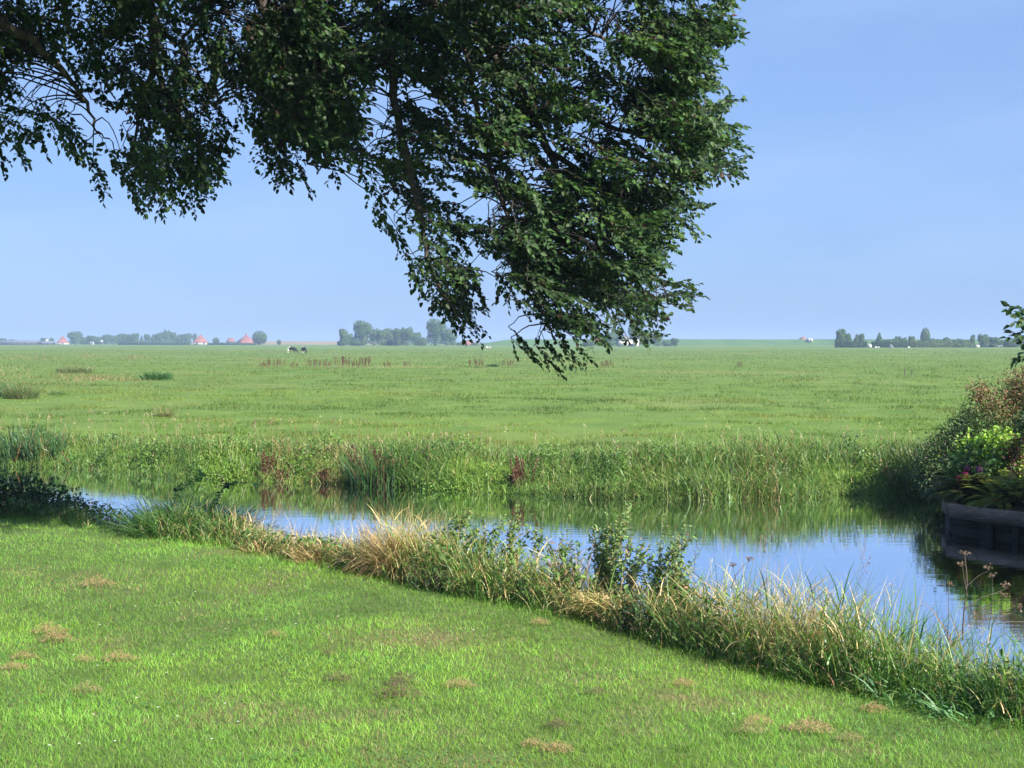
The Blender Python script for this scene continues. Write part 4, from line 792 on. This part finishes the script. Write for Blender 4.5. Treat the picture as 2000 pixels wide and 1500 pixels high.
for (x, y) in TIPS:
    right = x > 1270 or (x > 1150 and y < 300); dr = (1, -.05) if right else ((.35, -1) if x < 1000 else (.7, -.7))
    O = np.array(A(x - dr[0] * 26, y + dr[1] * 22, 15.4 + rng.uniform(-.5, .5)))
    branchlet(LL, TW, O, (dr[0], rng.normal(0, .25), dr[1] + rng.normal(0, .2) + (.2 if right else 0)), L=.42, nsub=4, LPs=LP)
# rest of the crown, above and left of the view
cnt = 0
while cnt < 900:
    d = unit(rng.normal(size=3)); r = rng.random() ** .45
    C3 = np.array([-6.2, 12.6, 7.4]) + d * r * np.array([7.6, 5.0, 4.8])
    if C3[2] < 2.6 or C3[1] < 6.5: continue
    px = 1000 + C3[0] / C3[1] * FPX; py = HORY - (C3[2] - CAMZ) / C3[1] * FPX
    if py > -190 and px > -260: continue
    cnt += 1; branchlet(LL, TW, C3, (d[0], d[1], -.3), L=1.2, nsub=8, leafL=.14, connect=False)
lf = Acc(); flush(LL, lf, (5, 5, 3, .35, .35))
# main boughs into the upper crown
for k in range(16):
    d = unit(np.array([rng.normal(), rng.normal() * .7, abs(rng.normal()) * .7 + .1])); b = tp[rng.integers(3, 7)]; e = np.array([1.4, 1.1, 5.5]) * 0 + b + d * [5, 3.6, 3.6]
    ep = e + TRUNK; px = 1000 + ep[0] / ep[1] * FPX; py = HORY - (ep[2] - CAMZ) / ep[1] * FPX
    if py > -120 and px > -150: continue
    tube(lb, spl([b, (b + e) / 2 + [0, 0, .5], e], 12), np.linspace(.11, .02, 12), 6)
lb.build('limbs', M_bark, tree, smoothed=True); TW.build('twigs', M_tt, tree); lf.build('crown', M_leaf, tree)

# second tree, mostly out of view on the right; only a branch tip reaches in
T2 = np.array([13.4, 15.6, 0.0]); tree2 = thing('garden_tree', 'broadleaf tree beyond the right edge, only its leafy branch tips showing', 'tree', T2)
tr = Acc(); tube(tr, [(0, 0, -.3), (0, 0, .5), (.1, 0, 2), (.1, .1, 4), (.3, .2, 7), (.3, .2, 8.6)], [.34, .27, .23, .19, .1, .03], 12); tr.build('trunk', M_bark, tree2, smoothed=True)
LL = []; TW = Acc(); lb = Acc(); lf = Acc()
bt = spl([tuple(T2 + [.1, 0, 2.6]), A(2500, 560, 16.3), A(2150, 590, 15.6), A(2050, 610, 15.3), A(2000, 625, 15.2)], 24); tube(lb, bt - T2, np.linspace(.08, .01, 24), 6)
for (x, y, dx, dz) in [(1995, 602, -1, .35), (2010, 625, -1, -.1), (1998, 652, -1, 0.0), (2030, 660, -1, -.2), (2010, 690, -.8, -.5), (2040, 600, -1, .3), (2060, 640, -1, .1), (2050, 690, -1, -.2), (2090, 620, -1, .1), (2100, 670, -1, -.2), (2120, 590, -1, .3)]:
    branchlet(LL, TW, np.array(A(x, y, 15.2 + rng.uniform(-.3, .3))), (dx, rng.normal(0, .2), dz), L=.34, nsub=4, leafL=.085, LPs=bt, org=T2)
cnt = 0
while cnt < 260:
    d = unit(rng.normal(size=3)); r = rng.random() ** .45; C3 = T2 + [0, 0, 4.9] + d * r * np.array([3.8, 3.0, 2.9])
    px = 1000 + C3[0] / C3[1] * FPX
    if px < 2190: continue
    cnt += 1; branchlet(LL, TW, C3, (d[0], d[1], -.2), L=1.1, nsub=7, leafL=.14, connect=False, org=T2)
for k in range(9):
    d = unit(np.array([abs(rng.normal()), rng.normal(), abs(rng.normal()) * .5 + .1])); tube(lb, spl([(.1, .05, 3 + .4 * k), d * 1.6 + [0, 0, 4 + .3 * k], d * 3.2 + [0, 0, 4.2 + .3 * k]], 10), np.linspace(.09, .02, 10), 6)
flush(LL, lf, (5, 5, 3, 1, .2), .68); lb.build('limbs', M_bark, tree2, smoothed=True); TW.build('twigs', M_tt, tree2); lf.build('crown', M_leaf, tree2)

# ------------------------------------------------------------------ cows and sheep
def skin_body(name, verts, edges, radii, m, parent, root=0):
    me = bpy.data.meshes.new(name); me.from_pydata(verts, edges, []); me.update()
    o = bpy.data.objects.new(name, me); COL.objects.link(o); o.parent = parent
    sk = o.modifiers.new('skin', 'SKIN'); me.skin_vertices.new() if not me.skin_vertices else None
    for i, r in enumerate(radii): me.skin_vertices[0].data[i].radius = r if isinstance(r, tuple) else (r, r)
    me.skin_vertices[0].data[root].use_root = True
    sk.use_smooth_shade = True
    ss = o.modifiers.new('sub', 'SUBSURF'); ss.levels = 1; ss.render_levels = 2
    me.materials.append(m); return o
def hide_mat(name, seed, thr):
    m, t, b, o = mat(name); tc = t.nodes.new('ShaderNodeTexCoord'); mp = t.nodes.new('ShaderNodeMapping'); mp.inputs['Location'].default_value = seed
    nz = t.nodes.new('ShaderNodeTexNoise'); nz.inputs['Scale'].default_value = 1.15; nz.inputs['Detail'].default_value = 1
    cr = t.nodes.new('ShaderNodeValToRGB'); cr.color_ramp.interpolation = 'CONSTANT'; cr.color_ramp.elements[0].color = (.75, .72, .66, 1); cr.color_ramp.elements[1].position = thr; cr.color_ramp.elements[1].color = (.012, .012, .012, 1)
    # patches are laid along the body: rump and forequarters differ
    sx = t.nodes.new('ShaderNodeSeparateXYZ'); ad = t.nodes.new('ShaderNodeMath'); ad.operation = 'MULTIPLY_ADD'; ad.inputs[1].default_value = .16
    t.links.new(tc.outputs['Object'], mp.inputs[0]); t.links.new(mp.outputs[0], nz.inputs['Vector']); t.links.new(tc.outputs['Object'], sx.inputs[0])
    t.links.new(sx.outputs[0], ad.inputs[0]); t.links.new(nz.outputs[0], ad.inputs[2]); t.links.new(ad.outputs[0], cr.inputs[0])
    t.links.new(cr.outputs[0], b.inputs['Base Color']); b.inputs['Roughness'].default_value = .7; return m
M_horn = noisy('hoof', (.05, .04, .03), (.09, .08, .06), 8); M_pink = noisy('udder', (.5, .32, .28), (.6, .4, .35), 8)
def cow(label, loc, rz, m, thr_seed=0):
    t = thing('cow', label, 'cow', loc, 'cows grazing in the pasture'); t.rotation_euler = (0, 0, rz)
    v = [(-.15, 0, .98), (-.55, 0, 1.0), (-.85, 0, 1.05), (.3, 0, .95), (.65, 0, 1.0), (.88, 0, .92), (1.1, 0, .68), (1.27, 0, .42), (1.42, 0, .2), (1.52, 0, .07)]
    e = [(0, 1), (1, 2), (0, 3), (3, 4), (4, 5), (5, 6), (6, 7), (7, 8), (8, 9)]; r = [(.35, .36), (.31, .33), (.2, .24), (.34, .37), (.28, .33), (.22, .24), (.15, .19), (.12, .15), (.1, .12), (.075, .08)]
    for sx_, sy_, st in ((-.7, .2, 2), (-.72, -.2, 2), (.6, .18, 4), (.55, -.18, 4)):
        b = len(v); k = .06 if st == 2 else 0
        v += [(sx_, sy_, .74), (sx_ + (.1 if st == 2 else .02), sy_, .52), (sx_ - (.08 if st == 2 else -.02), sy_, .3 + k), (sx_, sy_, .1), (sx_ + .03, sy_, .03)]; e += [(st, b), (b, b + 1), (b + 1, b + 2), (b + 2, b + 3), (b + 3, b + 4)]; r += [(.15, .13), (.1, .09), (.06, .06), (.045, .045), (.055, .055)]
    for s in (1, -1): b = len(v); v += [(1.2, .12 * s, .52), (1.17, .26 * s, .5)]; e += [(7, b), (b, b + 1)]; r += [(.03, .04), (.03, .05)]
    skin_body('body', v, e, r, m, t)
    a = Acc(); tube(a, [(-1.0, 0, 1.2), (-1.1, 0, 1.0), (-1.08, 0, .7), (-1.1, 0, .42)], [.035, .025, .02, .05], 6); a.build('tail', m, t)
    a = Acc(); tube(a, [(-.45, 0, .72), (-.45, 0, .6), (-.45, 0, .52)], [.16, .15, .06], 8); a.build('udder', M_pink, t); return t
g = G(570, 690, FIELD); cow('left cow, white rear and black forequarters, grazing to the right', (g[0], g[1], FIELD), -.35, hide_mat('hide_left', (3, 1, 2), .48))
g = G(593, 690, FIELD); cow('right cow, turned partly away, white with black head end', (g[0], g[1], FIELD), -1.0, hide_mat('hide_right', (7.4, 2, 5), .50))
M_wool = noisy('wool', (.4, .38, .34), (.5, .48, .44), 6, .95, .02)
def sheep(label, px, py, rz):
    g = G(px, py, FIELD); t = thing('sheep', label, 'sheep', (g[0], g[1], FIELD), 'sheep as white dots in the far pasture'); t.rotation_euler = (0, 0, rz)
    v = [(0, 0, .5), (-.35, 0, .52), (.35, 0, .52), (.52, 0, .42), (.62, 0, .22), (.7, 0, .1)]; e = [(0, 1), (0, 2), (2, 3), (3, 4), (4, 5)]; r = [.27, .24, .24, .14, .1, .06]
    for x, y, st in ((-.3, .12, 1), (-.3, -.12, 1), (.3, .12, 2), (.3, -.12, 2)): b = len(v); v += [(x, y, .25), (x, y, .02)]; e += [(st, b), (b, b + 1)]; r += [.06, .035]
    skin_body('body', v, e, r, M_wool, t)
for px, py, rz, lab in [(951, 681, 0, 'left one of two white sheep beneath the drooping branch tip'), (957, 681, 2.9, 'right one of two white sheep beneath the drooping branch tip'), (1710, 681, .3, 'first white sheep in front of the dark hedges at right'), (1716, 681, 3, 'second white sheep in front of the dark hedges at right'), (1774, 681, .4, 'lone white sheep at the end of the dark hedge')]: sheep(lab, px, py, rz)

# ------------------------------------------------------------------ far farms
M_wall = noisy('cream_wall', (.55, .50, .42), (.68, .63, .55), .8); M_white = noisy('white_wall', (.34, .34, .33), (.44, .44, .42), .8)
M_tile = noisy('red_tile', (.20, .085, .07), (.27, .12, .10), .6, .8); M_gtile = noisy('grey_tile', (.10, .10, .11), (.16, .16, .17), .8, .8)
M_dark = noisy('dark_boards', (.05, .05, .055), (.09, .09, .095), .8); M_glass = noisy('window_glass', (.03, .04, .05), (.06, .07, .08), .8, .2); M_metal = noisy('roof_sheet', (.09, .105, .125), (.13, .145, .165), .3, .5)
def Yat(py): return (CAMZ - FIELD) / ((py - HORY) / FPX)
def building(name, label, px, pybase, wpx, wallpx, roofpx, wm, rm, kind='pyramid', depth=1.0, cat='farmhouse', Y=None, group=None, rz=.3, chim=False, zb=FIELD):
    Y = Y or Yat(pybase); s = Y / FPX; X = (px - 1000) * s; w = wpx * s; d = w * depth; hw = wallpx * s; hr = roofpx * s
    t = thing(name, label, cat, (X, Y, zb), group); t.rotation_euler = (0, 0, rz); w /= (math.cos(rz) + .5 * depth * abs(math.sin(rz)))
    a = Acc(); box(a, (0, 0, hw / 2), (w * .96, d * .96, hw)); wl = a.build('wall', wm, t)
    a = Acc(); e = w / 2; f = d / 2; rg = {'pyramid': .08, 'gable': 1.0, 'hip': .55}[kind] * e
    V = [(-e, -f, hw), (e, -f, hw), (e, f, hw), (-e, f, hw), (-rg, 0, hw + hr), (rg, 0, hw + hr), (-e, -f, hw - .12), (e, -f, hw - .12), (e, f, hw - .12), (-e, f, hw - .12)]
    a.add(V, [np.array([[0, 1, 5, 4], [2, 3, 4, 5], [6, 7, 1, 0], [7, 8, 2, 1], [8, 9, 3, 2], [9, 6, 0, 3], [9, 8, 7, 6]]), np.array([[1, 2, 5], [3, 0, 4]])]); rf = a.build('roof', rm, t)
    if chim: a = Acc(); box(a, (-rg * .5, 0, hw + hr + .2), (.8, .8, 2.2)); a.build('chimney', M_tile, rf)
    if hw > 1.2:
        nwin = max(1, int(w / 4.5))
        for k in range(nwin): a = Acc(); x = (k + .5) / nwin * w * .9 - w * .45; box(a, (x, -d * .48 - .02, hw * .55), (1.1, .08, min(1.5, hw * .55))); a.build('window', M_glass, t)
        a = Acc(); box(a, (w * .47, -d * .48 - .03, 1.0), (.3, .1, 1.9)); 
        a = Acc(); box(a, (w * .48 + .03, 0, min(1.5, hw * .5)), (.08, 2.6, min(2.8, hw * .95))); a.build('door', M_dark, t)
    return t
building('farmhouse', 'leftmost red pyramid-roofed farmhouse with white walls', 123, 674, 26, 4, 13, M_white, M_tile, 'pyramid', group='red pyramid-roofed farmhouses', Y=1060)
building('farmhouse', 'middle red pyramid-roofed farmhouse with white front by the treeline', 392, 674, 32, 5, 15, M_white, M_tile, 'pyramid', group='red pyramid-roofed farmhouses', Y=1000, rz=.2)
building('farmhouse', 'right red pyramid-roofed farmhouse next to the round tree', 481, 673, 36, 3, 16, M_tile, M_tile, 'pyramid', group='red pyramid-roofed farmhouses', chim=True, Y=1030, rz=.6)
building('red_roofed_house', 'small house with dark walls and red hipped roof between two farms', 451, 672, 18, 7, 6, M_dark, M_tile, 'hip', group=None, Y=1080, cat='house')
building('barn', 'long low grey barn at the far left edge', 30, 675, 95, 5, 4, M_dark, M_metal, 'gable', .35, 'barn', Y=1050, rz=.05)
building('barn', 'lower blue-grey barn right of the long one', 85, 675, 42, 4, 3, M_dark, M_metal, 'gable', .4, 'barn', Y=1100, rz=-.1)
building('white_house', 'tiny white gable house between barn and leftmost farm', 92, 672, 6, 7, 3, M_white, M_white, 'gable', 1, 'house', Y=1120)
building('shed', 'pale shed showing among the left treeline', 180, 671, 8, 5, 2, M_white, M_metal, 'gable', 1, 'shed', Y=1050)
building('shed', 'small white shed at a gap in the left treeline', 199, 672, 5, 7, 2, M_white, M_white, 'gable', 1, 'shed', Y=1040)
building('shed', 'long pale greenhouse strip left of the dry bank', 540, 673, 44, 4, 2, M_white, M_metal, 'gable', .3, 'greenhouse', Y=1180, rz=0)
building('bungalow', 'low house with pale red roof right of the central grove', 913, 675, 34, 4, 6, M_tile, M_tile, 'hip', .5, 'house', Y=900, rz=.1)
building('cream_farmhouse', 'cream farmhouse with grey pyramid roof behind the hanging branches', 1221, 677, 28, 12, 11, M_wall, M_gtile, 'pyramid', .9, 'farmhouse', Y=700, rz=.08)
building('annex', 'small pale annex at the right of the cream farmhouse', 1242, 677, 13, 8, 5, M_wall, M_wall, 'gable', 1, 'house', Y=695, rz=-.2)
building('orange_roofed_house', 'tiny orange-roofed house on top of the green dyke', 1568, 665, 12, 2, 4, M_white, M_tile, 'hip', 1, 'house', Y=900, zb=3.3)
building('white_shed', 'tiny bright white shed on the dyke beside the orange roof', 1581, 667, 10, 5, 1.5, M_white, M_white, 'gable', 1, 'shed', Y=890, zb=2.2)
building('white_shed', 'white shed by the hedge gap at left of the right-hand farmstead', 1698, 679, 7, 5, 2, M_white, M_white, 'gable', 1, 'shed', Y=560)
building('white_shed', 'white shed under the dark round tree far right', 1908, 676, 8, 4, 1.5, M_white, M_white, 'gable', 1, 'shed', Y=570)
building('greenhouse', 'long low white greenhouse right of the dark round tree', 1936, 674, 42, 2.5, 2, M_white, M_metal, 'gable', .4, 'greenhouse', Y=600, rz=0)
building('greenhouse', 'low white roof glimpsed above the dark hedge', 1783, 674, 28, 8, 2, M_white, M_white, 'gable', .4, 'greenhouse', Y=590, rz=-.1)
building('grey_dome_tent', 'small pale grey tent in front of the dark hedge', 1740, 679, 8, 1, 6, M_metal, M_metal, 'hip', 1, 'tent', Y=555)

# ------------------------------------------------------------------ far trees: a few crowns, each tree its own object
FC = [(.055, .105, .04), (.075, .13, .045), (.10, .15, .055)]
def crown_mesh(kind, n=2600):
    """unit crown: height 1, width about 1, built of leaf clumps; trunk foot at z=0"""
    a = Acc()
    if kind == 'round': lob = [(0, 0, .52, .42, .42, .44), (-.2, 0, .5, .28, .3, .34), (.22, 0, .5, .28, .3, .33), (0, .1, .3, .44, .4, .26)]
    elif kind == 'oak': lob = [(rng.uniform(-.3, .3), rng.uniform(-.3, .3), rng.uniform(.4, .78), rng.uniform(.16, .27), .24, rng.uniform(.14, .24)) for _ in range(11)] + [(0, 0, .5, .36, .35, .36), (0, 0, .22, .42, .35, .2)]
    elif kind == 'poplar': lob = [(rng.uniform(-.2, .2), 0, .15 + .08 * k, .26 - .014 * k, .26, .12) for k in range(9)] + [(0, 0, .5, .28, .28, .42)]
    elif kind == 'conifer': lob = [(0, 0, .1 + .1 * k, .48 - .05 * k, .48 - .05 * k, .09) for k in range(9)]
    elif kind == 'bush': lob = [(rng.uniform(-.38, .38), 0, rng.uniform(.2, .6), .24, .3, .32) for _ in range(7)] + [(0, 0, .35, .46, .4, .4)]
    Q, d = lobed(n, lob, .7); k = Q[:, 2] > .01; Q, d = Q[k], d[k]; n = len(Q)
    T = unit(np.cross(d, rng.normal(size=(n, 3)))); N = unit(d + rng.normal(0, .5, (n, 3)))
    leaves(a, Q - T * .03, T, N, .06 * rng.uniform(.6, 1.4, n), .055 * rng.uniform(.6, 1.3, n), pick(FC, [2, 2, 1], n), m=0); return a
def trunk_mesh():
    a = Acc(); tube(a, [(0, 0, -.02), (0, 0, .2), (.01, 0, .5), (.02, 0, .75)], [.035, .028, .02, .008], 6); tube(a, [(0, 0, .3), (.12, 0, .5), (.2, 0, .62)], [.014, .01, .004], 5); tube(a, [(0, 0, .35), (-.12, 0, .55), (-.18, 0, .66)], [.014, .01, .004], 5); return a
CR = {}
for kd, m_ in (('round', 2), ('oak', 4), ('poplar', 2), ('conifer', 1), ('bush', 3)):
    CR[kd] = []
    for _ in range(m_): CR[kd].append(crown_mesh(kd))
CRM = {k: [x.build('crown', M_far) for x in v] for k, v in CR.items()}; TRM = trunk_mesh().build('trunk', M_bark)
firstc = set(); ci = 0
def ftree(px, Y, wpx, hpx, kd, label, group=None, name='tree', cat='tree', flip=False, zb=FIELD):
    global ci; ci += 1; s = Y / FPX; X = (px - 1000) * s
    t = thing(name, label, cat, (X, Y, zb), group); lst = CRM[kd]; k = ci % len(lst); src = lst[k]
    if (kd, k) in firstc: c = src.copy(); COL.objects.link(c)
    else: firstc.add((kd, k)); c = src
    c.parent = t; wd = 1.0 if kd not in ('poplar',) else 1.9
    t.scale = (wpx * s * wd * (-1 if flip else 1), wpx * s * wd, hpx * s); t.rotation_euler = (0, 0, 0)
    if name != 'hedge':
        if 'trunk' in firstc: r = TRM.copy(); COL.objects.link(r)
        else: firstc.add('trunk'); r = TRM
        r.parent = t
    return t
GA = 'trees of the left distant treeline'
LT = [(3, 9, 14, 'oak', 'crown cut off by the left edge of the view'), (9, 10, 12, 'oak', 'beside the left edge, above the barn'), (25, 12, 14, 'bush', 'low, behind the long grey barn'), (86, 16, 14, 'oak', 'behind the tiny white house'), (100, 12, 14, 'oak', 'just left of the leftmost red farm'), (147, 30, 26, 'oak', 'tallest one behind the leftmost red farm'), (164, 20, 18, 'bush', 'right of the leftmost red farm'), (178, 22, 19, 'oak', 'above the pale shed'), (193, 20, 21, 'bush', 'at the gap with white shed'), (208, 18, 20, 'oak', 'just right of the white shed'), (222, 20, 20, 'oak', 'fifth right of the leftmost farm'), (236, 18, 23, 'poplar', 'narrow top, left of the treeline middle'), (248, 16, 22, 'oak', 'broad, left of the treeline middle'), (262, 18, 24, 'poplar', 'pointed, near the treeline middle'), (277, 14, 18, 'conifer', 'dark and pointed, left of the gap'), (288, 16, 22, 'oak', 'right of the pointed dark one'), (302, 18, 22, 'oak', 'middle of the right half'), (314, 16, 24, 'oak', 'left neighbour of the tallest'), (326, 16, 31, 'oak', 'tallest in the treeline, with a tufted top'), (338, 20, 26, 'oak', 'right neighbour of the tallest'), (352, 20, 22, 'oak', 'rounded, left of the middle farm'), (366, 22, 22, 'oak', 'last broad one before the middle farm'), (381, 9, 24, 'oak', 'slim one touching the middle red roof')]
for i, (px, w, h, kd, lab) in enumerate(LT): ftree(px, 1120 + (i * 37) % 60, w, h, kd, 'left distant treeline, ' + lab, GA, flip=i % 2)
ftree(422, 1080, 14, 15, 'round', 'small round tree between the middle farm and the dark-walled house')
ftree(507, 1000, 30, 29, 'round', 'neat dome-shaped dark tree right of the red farm')
ftree(545, 1020, 9, 11, 'round', 'tiny lone round tree left of the dry bank')
ftree(436, 1060, 10, 6, 'bush', 'low hedge bush between small round tree and dark-walled house', name='bush', cat='bush')
GB = 'trees of the central grove'
for i, (px, w, h, kd, lab) in enumerate([(672, 17, 36, 'poplar', 'slender tree at the grove\'s left end'), (684, 20, 26, 'oak', 'low tree filling behind the slender left one'), (706, 42, 49, 'oak', 'tall broad tree at left of the grove'), (730, 24, 36, 'oak', 'tree right against the tall broad left one'), (745, 24, 34, 'oak', 'left tree of the lower middle row'), (760, 18, 37, 'poplar', 'tree with a small peak in the middle row'), (776, 24, 34, 'oak', 'right tree of the lower middle row'), (794, 30, 39, 'oak', 'rounded tree right of the middle row'), (812, 22, 28, 'oak', 'lighter green low tree before the tall right one'), (824, 22, 20, 'bush', 'low olive bush at foot of the tall right tree'), (850, 44, 52, 'oak', 'tallest tree, at right of the grove'), (872, 28, 36, 'oak', 'tree leaning behind the tallest right one'), (884, 20, 24, 'oak', 'low tree at the grove\'s right end'), (665, 14, 12, 'bush', 'low bush at the left foot of the grove'), (700, 30, 14, 'bush', 'undergrowth bush beneath the tall broad left tree'), (770, 44, 14, 'bush', 'undergrowth bush beneath the middle row')]):
    ftree(px, 820 + (i * 23) % 40, w, h, kd, 'central grove, ' + lab, GB, flip=i % 2)
for i, (px, w, h, kd, lab) in enumerate([(897, 12, 8, 'bush', 'low bush left of the pale red bungalow'), (928, 14, 8, 'bush', 'low bush right of the pale red bungalow')]): ftree(px, 880, w, h, kd, lab, name='bush', cat='bush')
GCc = 'trees round the cream farmhouse'
for i, (px, w, h, kd, lab) in enumerate([(1150, 26, 16, 'bush', 'low bush left end of the cream farm trees'), (1172, 24, 20, 'oak', 'low tree left of the cream farm'), (1193, 26, 30, 'oak', 'tree just left of the cream farmhouse'), (1206, 20, 36, 'oak', 'tree behind the left roof side of the cream farmhouse'), (1240, 32, 42, 'oak', 'tallest tree, right behind the cream farmhouse'), (1262, 30, 34, 'oak', 'broad tree right of the cream farmhouse'), (1284, 24, 26, 'oak', 'hazy tree behind the rightmost hanging leaves'), (1302, 18, 14, 'bush', 'low bush before the right end tree'), (1317, 18, 16, 'oak', 'small dark tree at the right end of the cream farm trees')]):
    ftree(px, 725 + (i * 13) % 25, w, h, kd, lab, GCc, flip=i % 2)
GD = 'trees of the right farmstead'
for i, (px, w, h, kd, lab) in enumerate([(1642, 16, 40, 'poplar', 'tall narrow tree at the left end'), (1655, 18, 30, 'oak', 'dark rounded tree behind the first hedge'), (1675, 16, 28, 'oak', 'light green tree behind the first hedge'), (1684, 12, 27, 'oak', 'thin pointed tree above the first hedge'), (1717, 24, 29, 'conifer', 'spreading pointed conifer right of the hedge gap'), (1735, 26, 22, 'bush', 'flat light bush above the second hedge'), (1752, 15, 24, 'oak', 'small dark tree over the second hedge'), (1766, 14, 24, 'bush', 'light bush right of the small dark tree'), (1781, 16, 24, 'oak', 'small olive tree left of the square-topped one'), (1807, 20, 40, 'round', 'block-shaped tree standing clear of the rest'), (1825, 28, 21, 'bush', 'light rounded bush right of the block-shaped tree'), (1845, 24, 22, 'bush', 'dull green bush in the middle of the right half'), (1847, 9, 22, 'poplar', 'thin tree tip'), (1870, 26, 20, 'bush', 'pale bush left of the dark round tree'), (1888, 26, 20, 'bush', 'pale bush nearest the dark round tree'), (1899, 9, 27, 'poplar', 'thin dark tree left of the dark round tree'), (1921, 26, 28, 'oak', 'dark round tree with reddish tinge'), (1940, 28, 22, 'oak', 'dark lower tree right of the round one'), (1956, 22, 17, 'bush', 'yellow-green bush above the greenhouse'), (1975, 30, 22, 'bush', 'light green bush near the right edge'), (1995, 26, 24, 'oak', 'light green tree at the right edge')]):
    ftree(px, 585 + (i * 11) % 25, w, h, kd, 'right farmstead, ' + lab, GD, flip=i % 2)
def hedge(label, px0, px1, Y, hpx, cols, group='clipped hedges of the right farmstead'):
    s = Y / FPX; x0, x1 = (px0 - 1000) * s, (px1 - 1000) * s; h = hpx * s; n = int((x1 - x0) * h * 30); a = Acc(); cx = (x0 + x1) / 2
    Q = np.stack([rng.uniform(x0, x1, n) - cx, rng.uniform(-1, 1, n) * .9, rng.random(n) * h * (1 + .15 * (rng.random(n) - .5))], 1); f = rng.random(n) < .75; Q[f, 1] = -.9 + rng.normal(0, .08, f.sum())
    leaves(a, Q, rng.normal(size=(n, 3)), rng.normal(size=(n, 3)) + [0, -1, .3], .34, .3, pick(cols, [1, 1], n)); box(a, (0, 0, h * .45), (x1 - x0 - .3, 1.5, h * .86), col=cols[0])
    o = a.build('hedge', M_far); o.location = (cx, Y, FIELD); tag(o, label, 'hedge', group)
HD = [(.035, .07, .032), (.055, .10, .04)]; HLg = [(.09, .14, .055), (.12, .16, .06)]
hedge('dark clipped hedge at the left end of the right farmstead', 1630, 1692, 566, 13, HD); hedge('dark clipped hedge between the gap and the white roof', 1701, 1775, 568, 12, HD); hedge('dull green hedge in the middle of the right farmstead', 1775, 1858, 575, 14, HLg); hedge('low grey-green hedge under the pale bushes', 1858, 1906, 576, 9, HLg)
hedge('long low hedge below the left distant treeline', 230, 372, 1000, 5, HD, 'low hedges under the left treeline'); hedge('low hedge in front of the right red farm', 405, 500, 990, 4, HD, 'low hedges under the left treeline')

# ------------------------------------------------------------------ air
hz = bpy.data.materials.new('haze_air'); hz.use_nodes = True; t = hz.node_tree; t.nodes.remove(t.nodes['Principled BSDF'])
pv = t.nodes.new('ShaderNodeVolumePrincipled'); pv.inputs['Color'].default_value = (.44, .60, .86, 1); pv.inputs['Density'].default_value = .00036; pv.inputs['Anisotropy'].default_value = 0.0
t.links.new(pv.outputs[0], t.nodes['Material Output'].inputs['Volume'])
a = Acc(); box(a, (0, 2000, 12.4), (9000, 6400, 27.6)); o = a.build('haze', hz); tag(o, 'pale blue summer haze over the polder', 'haze', kind='stuff')
